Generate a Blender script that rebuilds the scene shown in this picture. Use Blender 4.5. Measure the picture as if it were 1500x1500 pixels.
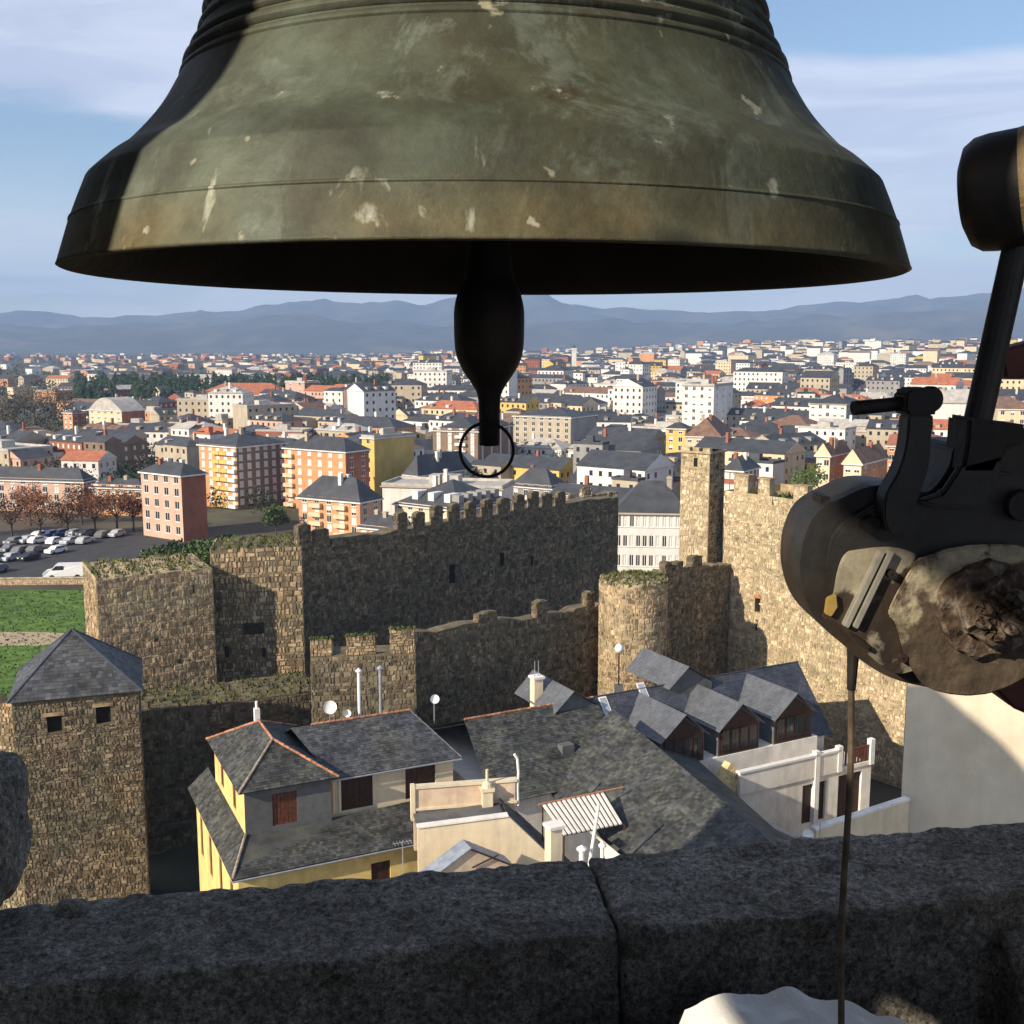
import bpy, bmesh, math, random
from mathutils import Vector, Matrix, noise
R = math.radians
random.seed(7)
for o in list(bpy.data.objects): bpy.data.objects.remove(o)
sc = bpy.context.scene
COL = sc.collection

# ------------------------------------------------------------------ camera, sky, sun, exposure
H = 40.0                       # height of the belfry eye point above the street
F = 1623.0                     # focal length in units of a 1500 wide picture
PH = math.atan(245 / F)        # pitch down
cam_d = bpy.data.cameras.new('camera'); cam = bpy.data.objects.new('camera', cam_d); COL.objects.link(cam)
cam.location = (0, 0, H); cam.rotation_euler = (R(90) - PH, 0, 0)
cam_d.sensor_width = 36; cam_d.lens = 36 * F / 1500; cam_d.clip_start = .05; cam_d.clip_end = 60000
sc.camera = cam

SUN_AZ, SUN_EL = R(52), R(27)            # sun stands behind the left shoulder
S = Vector((-math.sin(SUN_AZ) * math.cos(SUN_EL), -math.cos(SUN_AZ) * math.cos(SUN_EL), math.sin(SUN_EL)))
sun_d = bpy.data.lights.new('sun', 'SUN'); sun_d.energy = 5.0; sun_d.angle = R(.5); sun_d.color = (1, .87, .68)
sun = bpy.data.objects.new('sun', sun_d); COL.objects.link(sun); sun.location = (-30, -20, 80)
sun.rotation_euler = S.to_track_quat('Z', 'Y').to_euler()

world = bpy.data.worlds.new('World'); sc.world = world; world.use_nodes = True
wn = world.node_tree; wn.nodes.clear()
def N(t, k, **kw):
    n = t.nodes.new(k)
    for a, b in kw.items(): setattr(n, a, b)
    return n
wo = N(wn, 'ShaderNodeOutputWorld'); bgn = N(wn, 'ShaderNodeBackground'); bgn.inputs['Strength'].default_value = .105
sky = N(wn, 'ShaderNodeTexSky', sky_type='NISHITA', sun_disc=False, sun_elevation=SUN_EL, sun_rotation=math.pi + SUN_AZ, altitude=500, air_density=1.0, dust_density=.6, ozone_density=1.6)
def wmath(op, a, b=None, c=None, clamp=False):
    n = N(wn, 'ShaderNodeMath', operation=op, use_clamp=clamp)
    for i, v in enumerate((a, b, c)):
        if v is None: continue
        if isinstance(v, (int, float)): n.inputs[i].default_value = v
        else: wn.links.new(v, n.inputs[i])
    return n.outputs[0]
tc = N(wn, 'ShaderNodeTexCoord'); sx = N(wn, 'ShaderNodeSeparateXYZ'); wn.links.new(tc.outputs['Generated'], sx.inputs[0])
dx, dy, dz = sx.outputs
zz = wmath('ADD', wmath('MAXIMUM', dz, 0.0), .09)
cx = wmath('DIVIDE', dx, zz); cy = wmath('DIVIDE', dy, zz)
cv = N(wn, 'ShaderNodeCombineXYZ'); wn.links.new(cx, cv.inputs[0]); wn.links.new(cy, cv.inputs[1])
def cloud_noise(scale, sxy, off, detail=6, dist=.4, rough=.55):
    m = N(wn, 'ShaderNodeMapping'); m.inputs['Scale'].default_value = (sxy[0], sxy[1], 1); m.inputs['Location'].default_value = off
    wn.links.new(cv.outputs[0], m.inputs[0])
    n = N(wn, 'ShaderNodeTexNoise'); n.inputs['Scale'].default_value = scale; n.inputs['Detail'].default_value = detail
    n.inputs['Distortion'].default_value = dist; n.inputs['Roughness'].default_value = rough
    wn.links.new(m.outputs[0], n.inputs['Vector']); return n.outputs['Fac']
def ramp(v, a, b):
    n = N(wn, 'ShaderNodeMapRange', interpolation_type='SMOOTHSTEP'); n.inputs[1].default_value = a; n.inputs[2].default_value = b
    wn.links.new(v, n.inputs[0]); return n.outputs[0]
c1 = cloud_noise(.55, (1, 1.0), (3.1, 1.7, 0))          # broad soft sheets
c2 = cloud_noise(1.3, (.8, 1.5), (9.0, 4.2, 0), 8, .8, .6)
az = wmath('DIVIDE', dx, wmath('MAXIMUM', dy, .05)); fwd = ramp(dy, .05, .3)
def band(lo, hi, soft): return wmath('MULTIPLY', ramp(dz, lo, lo+soft), wmath('SUBTRACT', 1.0, ramp(dz, hi, hi+soft)))
right = wmath('MULTIPLY', ramp(az, .10, .34), fwd); left = wmath('MULTIPLY', wmath('SUBTRACT', 1.0, ramp(az, -.38, -.12)), fwd)
bias = wmath('ADD', wmath('SUBTRACT', wmath('MULTIPLY', wmath('MULTIPLY', right, band(.075, .205, .035)), .20), wmath('MULTIPLY', wmath('MULTIPLY', right, ramp(dz, .21, .26)), .14)),
             wmath('SUBTRACT', wmath('MULTIPLY', wmath('MULTIPLY', left, ramp(dz, .165, .22)), .18), wmath('MULTIPLY', wmath('MULTIPLY', left, band(.085, .15, .04)), .10)))
sheet = ramp(wmath('ADD', wmath('ADD', wmath('MULTIPLY', c1, .70), wmath('MULTIPLY', c2, .30)), bias), .42, .60)
low = cloud_noise(.5, (1.1, .45), (1.5, 6.0, 0), 8, .5, .62)   # small heaps over the mountains
lowm = wmath('MULTIPLY', ramp(low, .36, .56), wmath('SUBTRACT', 1.0, ramp(dz, .03, .17)))
mixc = N(wn, 'ShaderNodeMix', data_type='RGBA'); wn.links.new(wmath('MULTIPLY', sheet, .78), mixc.inputs[0])
wn.links.new(sky.outputs[0], mixc.inputs[6])
shade = N(wn, 'ShaderNodeMix', data_type='RGBA'); wn.links.new(ramp(c2, .35, .65), shade.inputs[0])
shade.inputs[6].default_value = (4.6, 4.9, 6.2, 1); shade.inputs[7].default_value = (6.2, 6.4, 7.4, 1)
wn.links.new(shade.outputs[2], mixc.inputs[7])
mix2 = N(wn, 'ShaderNodeMix', data_type='RGBA'); wn.links.new(wmath('MULTIPLY', lowm, .7), mix2.inputs[0])
wn.links.new(mixc.outputs[2], mix2.inputs[6]); mix2.inputs[7].default_value = (8.2, 8.0, 8.2, 1)
wn.links.new(mix2.outputs[2], bgn.inputs[0]); wn.links.new(bgn.outputs[0], wo.inputs[0])

sc.view_settings.view_transform = 'Standard'; sc.view_settings.look = 'None'
sc.view_settings.exposure = 0.52; sc.view_settings.gamma = 1; sc.view_settings.use_curve_mapping = False
sc.cycles.volume_bounces = 0; sc.cycles.max_bounces = 5; sc.cycles.diffuse_bounces = 2

# ------------------------------------------------------------------ helpers
def P(px, py, z=None, Y=None):
    """point of the place seen at a picture position, at height z or at distance Y"""
    a = (px - 750) / F; b = (750 - py) / F
    d = Vector((a, math.cos(PH) + b * math.sin(PH), -math.sin(PH) + b * math.cos(PH)))
    t = (z - H) / d.z if z is not None else Y / d.y
    return Vector((0, 0, H)) + d * t
def proj(p):
    v = p - Vector((0, 0, H)); D = v.y * math.cos(PH) - v.z * math.sin(PH); U = v.y * math.sin(PH) + v.z * math.cos(PH)
    return (750 + F * v.x / D, 750 - F * U / D)

def lin(c):
    return tuple((x / 12.92 if x <= .04045 else ((x + .055) / 1.055) ** 2.4) for x in c)
MATS = {}
def mat(name, col, rough=.85, var=.18, scale=3.0, bump=0.0, bscale=None, metal=0.0, island=0.0, col2=None, c2lo=.5, c2hi=.65, spec=.3, c2scale=None, bdist=.02, streak=0.0):
    if name in MATS: return MATS[name]
    m = bpy.data.materials.new(name); m.use_nodes = True; t = m.node_tree
    b = t.nodes['Principled BSDF']; b.inputs['Roughness'].default_value = rough; b.inputs['Metallic'].default_value = metal
    b.inputs['Specular IOR Level'].default_value = spec
    tcn = N(t, 'ShaderNodeTexCoord')
    ns = N(t, 'ShaderNodeTexNoise'); ns.inputs['Scale'].default_value = scale; ns.inputs['Detail'].default_value = 6; ns.inputs['Roughness'].default_value = .65
    t.links.new(tcn.outputs['Object'], ns.inputs['Vector'])
    mr = N(t, 'ShaderNodeMapRange'); mr.inputs[1].default_value = .3; mr.inputs[2].default_value = .7; mr.inputs[3].default_value = 1 - var * 1.6; mr.inputs[4].default_value = 1 + var * 1.2
    t.links.new(ns.outputs['Fac'], mr.inputs[0]); val = mr.outputs[0]
    if island:
        g = N(t, 'ShaderNodeNewGeometry'); ir = N(t, 'ShaderNodeMapRange'); ir.inputs[3].default_value = 1 - island; ir.inputs[4].default_value = 1 + island
        t.links.new(g.outputs['Random Per Island'], ir.inputs[0])
        mu = N(t, 'ShaderNodeMath', operation='MULTIPLY'); t.links.new(val, mu.inputs[0]); t.links.new(ir.outputs[0], mu.inputs[1]); val = mu.outputs[0]
    if streak:
        mp = N(t, 'ShaderNodeMapping'); mp.inputs['Scale'].default_value = (.75,.75,.10); t.links.new(tcn.outputs['Object'], mp.inputs[0])
        n4 = N(t, 'ShaderNodeTexNoise'); n4.inputs['Scale'].default_value = 1.0; n4.inputs['Detail'].default_value = 8; n4.inputs['Roughness'].default_value = .7; t.links.new(mp.outputs[0], n4.inputs['Vector'])
        r4 = N(t, 'ShaderNodeMapRange'); r4.inputs[1].default_value = .48; r4.inputs[2].default_value = .74; r4.inputs[3].default_value = 1.0; r4.inputs[4].default_value = 1-streak; t.links.new(n4.outputs['Fac'], r4.inputs[0])
        mu4 = N(t, 'ShaderNodeMath', operation='MULTIPLY'); t.links.new(val, mu4.inputs[0]); t.links.new(r4.outputs[0], mu4.inputs[1]); val = mu4.outputs[0]
    base = None
    if col2:
        n2 = N(t, 'ShaderNodeTexNoise'); n2.inputs['Scale'].default_value = c2scale or scale * .35; n2.inputs['Detail'].default_value = 7; n2.inputs['Roughness'].default_value = .6
        t.links.new(tcn.outputs['Object'], n2.inputs['Vector'])
        r2 = N(t, 'ShaderNodeMapRange'); r2.inputs[1].default_value = c2lo; r2.inputs[2].default_value = c2hi; t.links.new(n2.outputs['Fac'], r2.inputs[0])
        mx = N(t, 'ShaderNodeMix', data_type='RGBA'); mx.inputs[6].default_value = (*col, 1); mx.inputs[7].default_value = (*col2, 1); t.links.new(r2.outputs[0], mx.inputs[0])
        base = mx.outputs[2]
    vm = N(t, 'ShaderNodeVectorMath', operation='SCALE'); t.links.new(val, vm.inputs['Scale'])
    if base is not None: t.links.new(base, vm.inputs[0])
    else: vm.inputs[0].default_value = col
    t.links.new(vm.outputs[0], b.inputs['Base Color'])
    if bump:
        n3 = N(t, 'ShaderNodeTexNoise'); n3.inputs['Scale'].default_value = bscale or scale * 6; n3.inputs['Detail'].default_value = 5
        t.links.new(tcn.outputs['Object'], n3.inputs['Vector'])
        bp = N(t, 'ShaderNodeBump'); bp.inputs['Strength'].default_value = bump; bp.inputs['Distance'].default_value = bdist
        t.links.new(n3.outputs['Fac'], bp.inputs['Height']); t.links.new(bp.outputs[0], b.inputs['Normal'])
    MATS[name] = m; return m

class MB:
    def __init__(s): s.v = []; s.f = []; s.m = []
    def add(s, vs, fs, mi=0):
        k = len(s.v); s.v += [tuple(x) for x in vs]
        for f in fs: s.f.append(tuple(i + k for i in f)); s.m.append(mi)
    def box(s, x0, x1, y0, y1, z0, z1, mi=0):
        s.add([(x0,y0,z0),(x1,y0,z0),(x1,y1,z0),(x0,y1,z0),(x0,y0,z1),(x1,y0,z1),(x1,y1,z1),(x0,y1,z1)],
              [(0,3,2,1),(4,5,6,7),(0,1,5,4),(1,2,6,5),(2,3,7,6),(3,0,4,7)], mi); return s
    def poly(s, pts, mi=0): s.add(pts, [tuple(range(len(pts)))], mi); return s
    def prism(s, a, b, mi=0):
        """solid between two matching outlines (lists of 3d points)"""
        n = len(a); s.add(list(a) + list(b), [tuple(range(n))[::-1], tuple(range(n, 2*n))] + [(i, (i+1) % n, n + (i+1) % n, n + i) for i in range(n)], mi); return s
    def tube(s, p0, p1, r0, r1=None, n=8, mi=0, cap=True):
        r1 = r0 if r1 is None else r1; p0 = Vector(p0); p1 = Vector(p1); d = (p1 - p0).normalized()
        a = d.orthogonal().normalized(); b = d.cross(a)
        A = [p0 + (a*math.cos(2*math.pi*i/n) + b*math.sin(2*math.pi*i/n)) * r0 for i in range(n)]
        B = [p1 + (a*math.cos(2*math.pi*i/n) + b*math.sin(2*math.pi*i/n)) * r1 for i in range(n)]
        fs = [(i, (i+1) % n, n + (i+1) % n, n + i) for i in range(n)]
        if cap: fs += [tuple(range(n))[::-1], tuple(range(n, 2*n))]
        s.add(A + B, fs, mi); return s
    def path(s, pts, r, n=6, mi=0):
        for a, b in zip(pts[:-1], pts[1:]): s.tube(a, b, r, r, n, mi)
        return s
    def lathe(s, prof, n=32, c=(0,0,0), mi=0, a0=0, a1=2*math.pi):
        full = abs(a1 - a0 - 2*math.pi) < 1e-6; m = n if full else n + 1; vs = []
        for r, z in prof:
            for i in range(m):
                t = a0 + (a1 - a0) * i / n; vs.append((c[0] + r*math.cos(t), c[1] + r*math.sin(t), c[2] + z))
        fs = []
        for j in range(len(prof) - 1):
            for i in range(n):
                i2 = (i+1) % m; fs.append((j*m+i, j*m+i2, (j+1)*m+i2, (j+1)*m+i))
        s.add(vs, fs, mi); return s
    def mesh(s, name, mats, smooth=False):
        me = bpy.data.meshes.new(name); me.from_pydata(s.v, [], s.f)
        for m in (mats if isinstance(mats, (list, tuple)) else [mats]): me.materials.append(m)
        if len(set(s.m)) > 1: me.polygons.foreach_set('material_index', s.m)
        if smooth: me.polygons.foreach_set('use_smooth', [True] * len(s.f))
        me.update(); return me
    def build(s, name, mats, parent=None, smooth=False, kind=None):
        return link(name, s.mesh(name, mats, smooth), parent, kind=kind)
def link(name, me, parent=None, loc=None, rz=0, kind=None):
    o = bpy.data.objects.new(name, me); COL.objects.link(o)
    if parent: o.parent = parent
    if loc is not None: o.location = loc
    if rz: o.rotation_euler.z = rz
    if kind: o['kind'] = kind
    return o
def tag(o, label, cat, group=None, kind=None):
    if label: o['label'] = label
    if cat: o['category'] = cat
    if group: o['group'] = group
    if kind: o['kind'] = kind
    return o
def thing(name, label, cat, loc=(0,0,0), rz=0, group=None):
    o = bpy.data.objects.new(name, None); COL.objects.link(o); o.location = loc; o.rotation_euler.z = rz; o.empty_display_size = .3
    return tag(o, label, cat, group)
def struct(name, mb, mats, smooth=False):
    o = mb.build(name, mats, None, smooth); o['kind'] = 'structure'; return o
def rnd(a, b): return random.uniform(a, b)

def panel(mb, o, u, w, h, ops, n, depth=.18, mi=0, mr=None):
    """upright wall sheet with real openings and reveals; o corner, u along, n outward"""
    o = Vector(o); u = Vector(u); n = Vector(n); zv = Vector((0,0,1)); mr = mi if mr is None else mr
    xs = sorted({0, w} | {q for p in ops for q in (p[0], p[2])}); zs = sorted({0, h} | {q for p in ops for q in (p[1], p[3])})
    for i in range(len(xs)-1):
        for j in range(len(zs)-1):
            cxx = (xs[i]+xs[i+1])/2; cz = (zs[j]+zs[j+1])/2
            if any(p[0] < cxx < p[2] and p[1] < cz < p[3] for p in ops): continue
            mb.poly([o+u*xs[i]+zv*zs[j], o+u*xs[i+1]+zv*zs[j], o+u*xs[i+1]+zv*zs[j+1], o+u*xs[i]+zv*zs[j+1]], mi)
    for a, b, c, d in ops:
        q = [o+u*a+zv*b, o+u*c+zv*b, o+u*c+zv*d, o+u*a+zv*d]; r = [p - n*depth for p in q]
        for i in range(4): mb.poly([q[i], q[(i+1)%4], r[(i+1)%4], r[i]], mr)

def clip(poly, inside, inter):
    out = []
    for i in range(len(poly)):
        a, b = poly[i], poly[(i+1) % len(poly)]; ia, ib = inside(a), inside(b)
        if ia: out.append(a)
        if ia != ib: out.append(inter(a, b))
    return out
def slates(mb, pts, row=.22, ln=.26, th=.018, mi=0):
    """overlapping slates covering a flat roof polygon (points in order, convex)"""
    pts = [Vector(p) for p in pts]; n = (pts[1]-pts[0]).cross(pts[2]-pts[0]).normalized()
    if n.z < 0: n = -n; pts = pts[::-1]
    u = Vector((0,0,1)).cross(n); u = u.normalized() if u.length > 1e-4 else Vector((1,0,0)); v = n.cross(u); o = pts[0]
    q = [((p-o).dot(u), (p-o).dot(v)) for p in pts]
    mb.poly([p - n*.03 for p in pts], mi)
    u0 = min(a for a, b in q); u1 = max(a for a, b in q); v0 = min(b for a, b in q); v1 = max(b for a, b in q)
    vv = v0
    while vv < v1:
        uu = u0 - rnd(0, ln)
        while uu < u1:
            l = ln * rnd(.75, 1.3)
            c = [(uu+.006, vv-.03+rnd(-.012,.012)), (uu+l-.006, vv-.03+rnd(-.012,.012)), (uu+l-.006, vv+row), (uu+.006, vv+row)]
            for i in range(len(q)):
                a, b = q[i], q[(i+1) % len(q)]; ex, ey = b[0]-a[0], b[1]-a[1]
                side = lambda p: ex*(p[1]-a[1]) - ey*(p[0]-a[0]) >= -1e-9
                def it(p, r):
                    sp = ex*(p[1]-a[1]) - ey*(p[0]-a[0]); sr = ex*(r[1]-a[1]) - ey*(r[0]-a[0]); t = sp/(sp-sr)
                    return (p[0]+(r[0]-p[0])*t, p[1]+(r[1]-p[1])*t)
                c = clip(c, side, it)
                if len(c) < 3: break
            if len(c) >= 3:
                k = th * rnd(.7, 1.6)
                top = [o + u*a + v*b + n*(k*(1.25 - .9*(b-vv)/row)) for a, b in c]; bot = [o + u*a + v*b - n*.01 for a, b in c]
                m = len(c); mb.add(top + bot, [tuple(range(m))] + [(i, m+i, m+(i+1)%m, (i+1)%m) for i in range(m)], mi)
            uu += l
        vv += row
def stones(mb, mapf, w, h, cs=.34, topf=None, holes=(), proud=.07, mi=0, v0=0):
    """rubble facing: separate uneven stones over a wall face. mapf(u,v,d) -> point"""
    v = v0
    while v < h:
        ch = cs * random.choice((.55,.7,.85,1.0,1.25,1.6)); u = -rnd(0, cs)
        while u < w:
            L = cs * rnd(.5, 1.2) * (1 + rnd(0,1)**3*1.6); a, b = max(u, 0), min(u+L, w)
            if b - a > .1:
                mu, mv = (a+b)/2, v+ch/2; lim = topf(mu) if topf else h
                if v+ch*.75 <= lim and not any(p[0]-.1 < mu < p[2]+.1 and p[1]-.1 < mv < p[3]+.1 for p in holes):
                    j = ch*.2; g = .012
                    c = [(a+g+rnd(0,j), v+g+rnd(-j,j)), (b-g-rnd(0,j), v+g+rnd(-j,j)), (b-g-rnd(0,j), v+ch-g+rnd(-j,j)), (a+g+rnd(0,j), v+ch-g+rnd(-j,j))]
                    d = proud * rnd(.15, 1.0); k = rnd(.10, .24)
                    bs = [mapf(x, y, -.03) for x, y in c]; tp = [mapf(x+(mu-x)*k, y+(mv-y)*k, d + rnd(-.2,.2)*proud) for x, y in c]
                    mb.add(bs + tp, [(4,5,6,7)] + [(i,(i+1)%4,4+(i+1)%4,4+i) for i in range(4)], mi)
            u += L
        v += ch

# ------------------------------------------------------------------ materials
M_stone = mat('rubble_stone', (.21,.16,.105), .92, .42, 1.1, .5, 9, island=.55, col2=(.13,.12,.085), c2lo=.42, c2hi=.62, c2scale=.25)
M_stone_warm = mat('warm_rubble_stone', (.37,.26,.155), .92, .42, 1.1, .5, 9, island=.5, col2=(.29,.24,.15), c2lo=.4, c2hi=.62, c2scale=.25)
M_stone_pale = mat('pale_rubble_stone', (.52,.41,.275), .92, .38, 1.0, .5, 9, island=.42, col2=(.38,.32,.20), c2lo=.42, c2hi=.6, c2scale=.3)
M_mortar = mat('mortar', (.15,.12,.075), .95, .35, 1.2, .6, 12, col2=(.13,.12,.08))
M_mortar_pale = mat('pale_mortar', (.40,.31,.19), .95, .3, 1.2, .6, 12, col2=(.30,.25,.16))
M_moss = mat('moss', (.085,.105,.025), .95, .5, 3, .8, 20, col2=(.16,.13,.05))
M_slate = mat('slate', (.062,.065,.074), .62, .3, .7, .15, 30, island=.45, col2=(.085,.085,.076), c2lo=.45, c2hi=.7, c2scale=.3, spec=.4)
M_slate_moss = mat('mossy_slate', (.058,.060,.060), .75, .35, .6, .2, 30, island=.48, col2=(.078,.080,.062), c2lo=.45, c2hi=.7, c2scale=.8, spec=.3)
M_slate_blue = mat('blue_slate', (.050,.057,.078), .55, .22, .6, .1, 30, island=.22, col2=(.068,.072,.085), spec=.45)
M_terra = mat('terracotta', (.42,.19,.11), .85, .3, 6, .2, island=.3)
M_yellow = mat('yellow_render', (.74,.56,.22), .9, .12, 1.2, .05, 30, col2=(.60,.43,.17), c2lo=.52, c2hi=.75, streak=.30)
M_cream = mat('cream_render', (.72,.61,.43), .9, .08, .8, .05, 30, col2=(.64,.54,.38), c2lo=.5, c2hi=.8, streak=.30)
M_pale = mat('pale_render', (.80,.76,.70), .9, .1, .8, .05, 30, col2=(.62,.58,.52), c2lo=.5, c2hi=.8, streak=.30)
M_slatewall = mat('slate_cladding', (.11,.112,.115), .8, .15, 2, island=.2)
M_wood = mat('brown_shutter', (.13,.045,.025), .6, .3, 4, .1)
M_wood_dark = mat('dark_wood', (.05,.024,.016), .6, .3, 4, .1)
M_glass = mat('dark_glass', (.025,.03,.035), .12, .1, 1, spec=.6)
M_white = mat('white_paint', (.78,.77,.74), .6, .08, 2)
M_metal = mat('galvanised_metal', (.45,.47,.49), .45, .15, 4, metal=.6)
M_brick = mat('brick_orange', (.47,.225,.125), .9, .12, .6)
M_iron = mat('black_iron', (.014,.012,.011), .65, .4, 12, .45, 40, col2=(.03,.018,.012), spec=.35, bdist=.004)

# ------------------------------------------------------------------ terrain
def sst(a, b, x):
    t = min(1, max(0, (x-a)/(b-a))); return t*t*(3-2*t)
def gz(x, y):
    z = -4.0*(1 - sst(88, 97, y))
    d = math.hypot((x+37)/1.15, y-146)
    z += 10.8 * (1 - sst(6, 19, d))
    z += 34 * sst(700, 3200, y) * sst(0, 900, x)          # the town climbs gently on the right
    return z
def build_ground():
    mb = MB(); xs = [math.sinh(t*.075)*22 for t in range(-86, 87)]; ys = [-120 + math.sinh(t*.052)*72 for t in range(0, 112)]
    n = len(xs); vs = [(x, y, gz(x, y)) for y in ys for x in xs]
    mb.add(vs, [(j*n+i, j*n+i+1, (j+1)*n+i+1, (j+1)*n+i) for j in range(len(ys)-1) for i in range(n-1)])
    m = mat('ground_earth', (.085,.085,.05), .95, .35, .05, col2=(.10,.075,.055), c2lo=.42, c2hi=.6, c2scale=.012)
    return struct('ground', mb, m, True), max(xs), max(ys)
ground, GX, GY = build_ground()

def sheet(name, pts, dz, m):
    mb = MB(); mb.poly([(p[0], p[1], dz) for p in pts]); return struct(name, mb, m)
M_grass = mat('meadow_grass', (.10,.175,.03), .95, .4, .5, .6, 6, col2=(.055,.115,.02), c2scale=.07)
sheet('meadow', [(-170,99),(-34,99),(-40,112),(-57,128),(-61,150),(-61,178),(-170,184)], .02, M_grass)
sheet('footpath', [P(-200,948,z=0), P(60,946,z=0), P(112,938,z=0), P(125,930,z=0), P(60,926,z=0), P(-200,925,z=0)], .035, mat('sandy_path', (.42,.33,.22), .95, .15, .5))
M_asphalt = mat('asphalt', (.055,.055,.058), .9, .2, .4)
sheet('car_park', [(-190,187),(-66,186),(-66,214),(-70,236),(-200,240)], .02, M_asphalt)
sheet('street', [(-45,50),(60,50),(60,94),(-45,94)], -3.98, M_asphalt)

# mountains: a real range, ridge heights by bearing
RIDGE = [(-900,470),(-300,468),(0,470),(60,466),(130,462),(180,468),(260,468),(330,462),(400,460),(450,449),(520,452),(570,450),(610,446),(640,451),(700,448),(750,452),(788,443),(815,451),(850,459),(900,456),(950,463),(1000,465),(1040,462),(1080,459),(1130,453),(1190,448),(1260,446),(1330,441),(1400,434),(1460,423),(1600,415),(2400,420)]
FORE = [(-900,484),(0,482),(100,478),(200,484),(300,476),(400,470),(500,468),(600,478),(700,480),(800,470),(880,476),(960,482),(1030,473),(1100,474),(1180,466),(1300,462),(1500,452),(2400,450)]
def pinterp(tab, x):
    for (a, b), (c, d) in zip(tab[:-1], tab[1:]):
        if a <= x <= c: return b + (d-b)*(x-a)/(c-a)
    return tab[-1][1] if x > tab[-1][0] else tab[0][1]
def build_range(name, tab, Y0, Y1, cols, rows, m, seed):
    mb = MB(); vs = []
    for j in range(rows):
        v = j/(rows-1); y = Y0 + (Y1-Y0)*v
        for i in range(cols):
            px = -900 + 3300*i/(cols-1); x = (px-750)/F*Y1*1.02
            top = P(px, pinterp(tab, px) , Y=Y1).z
            ridge = noise.fractal(Vector((x/900+seed, y/700, 0)), 1.0, 2.1, 6)
            crest = sst(0, .8, v)
            z = -6 + (top+6) * (crest**1.25) * (1 + .62*ridge*(1-v)*1.4) + 60*noise.fractal(Vector((x/420, y/420, seed)), 1., 2., 6)*v
            if v > .8: z = -6 + (top+6) * (1-(v-.8)*.35) + 60*noise.fractal(Vector((x/420, y/420, seed)), 1., 2., 6)*.9
            vs.append((x, y, z))
    mb.add(vs, [(j*cols+i, j*cols+i+1, (j+1)*cols+i+1, (j+1)*cols+i) for j in range(rows-1) for i in range(cols-1)])
    return struct(name, mb, m, True)
M_hill = mat('hill_scrub', (.075,.07,.055), .95, .35, .004, col2=(.13,.105,.075), c2lo=.48, c2hi=.62, c2scale=.0022)
build_range('mountains', RIDGE, 7600, 11200, 260, 34, M_hill, 3.3)
build_range('foothills', FORE, 5800, 8000, 260, 26, M_hill, 9.1)

# ------------------------------------------------------------------ castle
def castle_wall(name, label, A, B, ztopA, ztopB, zbase, t, sm, mm, cs=.36, merlons=(), holes=(), cat='castle wall', notch=None, mh=1.5):
    """wall from A to B (seen face on the right-hand side); merlons: list of (u0,u1,height)"""
    A = Vector((A[0], A[1], 0)); B = Vector((B[0], B[1], 0)); d = B - A; L = d.length; rz = math.atan2(d.y, d.x)
    root = thing(name, label, cat, (A.x, A.y, zbase), rz)
    hA, hB = ztopA - zbase, ztopB - zbase
    rag = [ (L*i/24, (hA + (hB-hA)*i/24) + (rnd(-.25,.25) if notch is None else notch(i/24))) for i in range(25)]
    topf = lambda u: pinterp(rag, u)
    mb = MB(); out = [(0,0)] + [(L,0)] + [(u, z) for u, z in rag[::-1]]
    mb.prism([(u,0,z) for u, z in out], [(u,t,z) for u, z in out]); mb.build('wall_core', mm, root)
    sb = MB(); stones(sb, lambda u, v, dd: (u, -dd, v), L, max(hA,hB)+.5, cs, topf, holes)
    stones(sb, lambda u, v, dd: (-dd, t-u, v), t, hA, cs)
    sb.build('facing_stones', sm, root, kind='stuff')
    for (u0,u1,mhh) in merlons:
        zb = min(topf(u0), topf(u1)) - .1; m = MB(); w = u1-u0; hh = mhh + .2
        tops = [hh*(1-.10*abs(2*q-1)**2) + rnd(-.08,.05) for q in (0,.25,.5,.75,1)]
        out = [(0,0),(w,0)] + [(w*q, tops[i]) for i, q in list(enumerate((0,.25,.5,.75,1)))[::-1]]
        m.prism([(a,-.02,b) for a, b in out], [(a,min(t*.5,.65),b) for a, b in out], 1)
        stones(m, lambda u, v, dd: (u, -.02-dd, v), w, hh, cs*.8, lambda u: hh*.93)
        stones(m, lambda u, v, dd: (-dd, min(t*.5,.65)-u, v), min(t*.5,.65), hh, cs*.8, lambda u: hh*.9)
        o = m.build('merlon', [sm, mm], root); o.location = (u0, 0, zb)
    for (a,b,c,e) in holes:
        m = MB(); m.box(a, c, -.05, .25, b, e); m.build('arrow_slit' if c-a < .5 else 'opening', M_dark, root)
    return root
M_dark = mat('dark_interior', (.012,.010,.009), .95, .1, 2)

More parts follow.
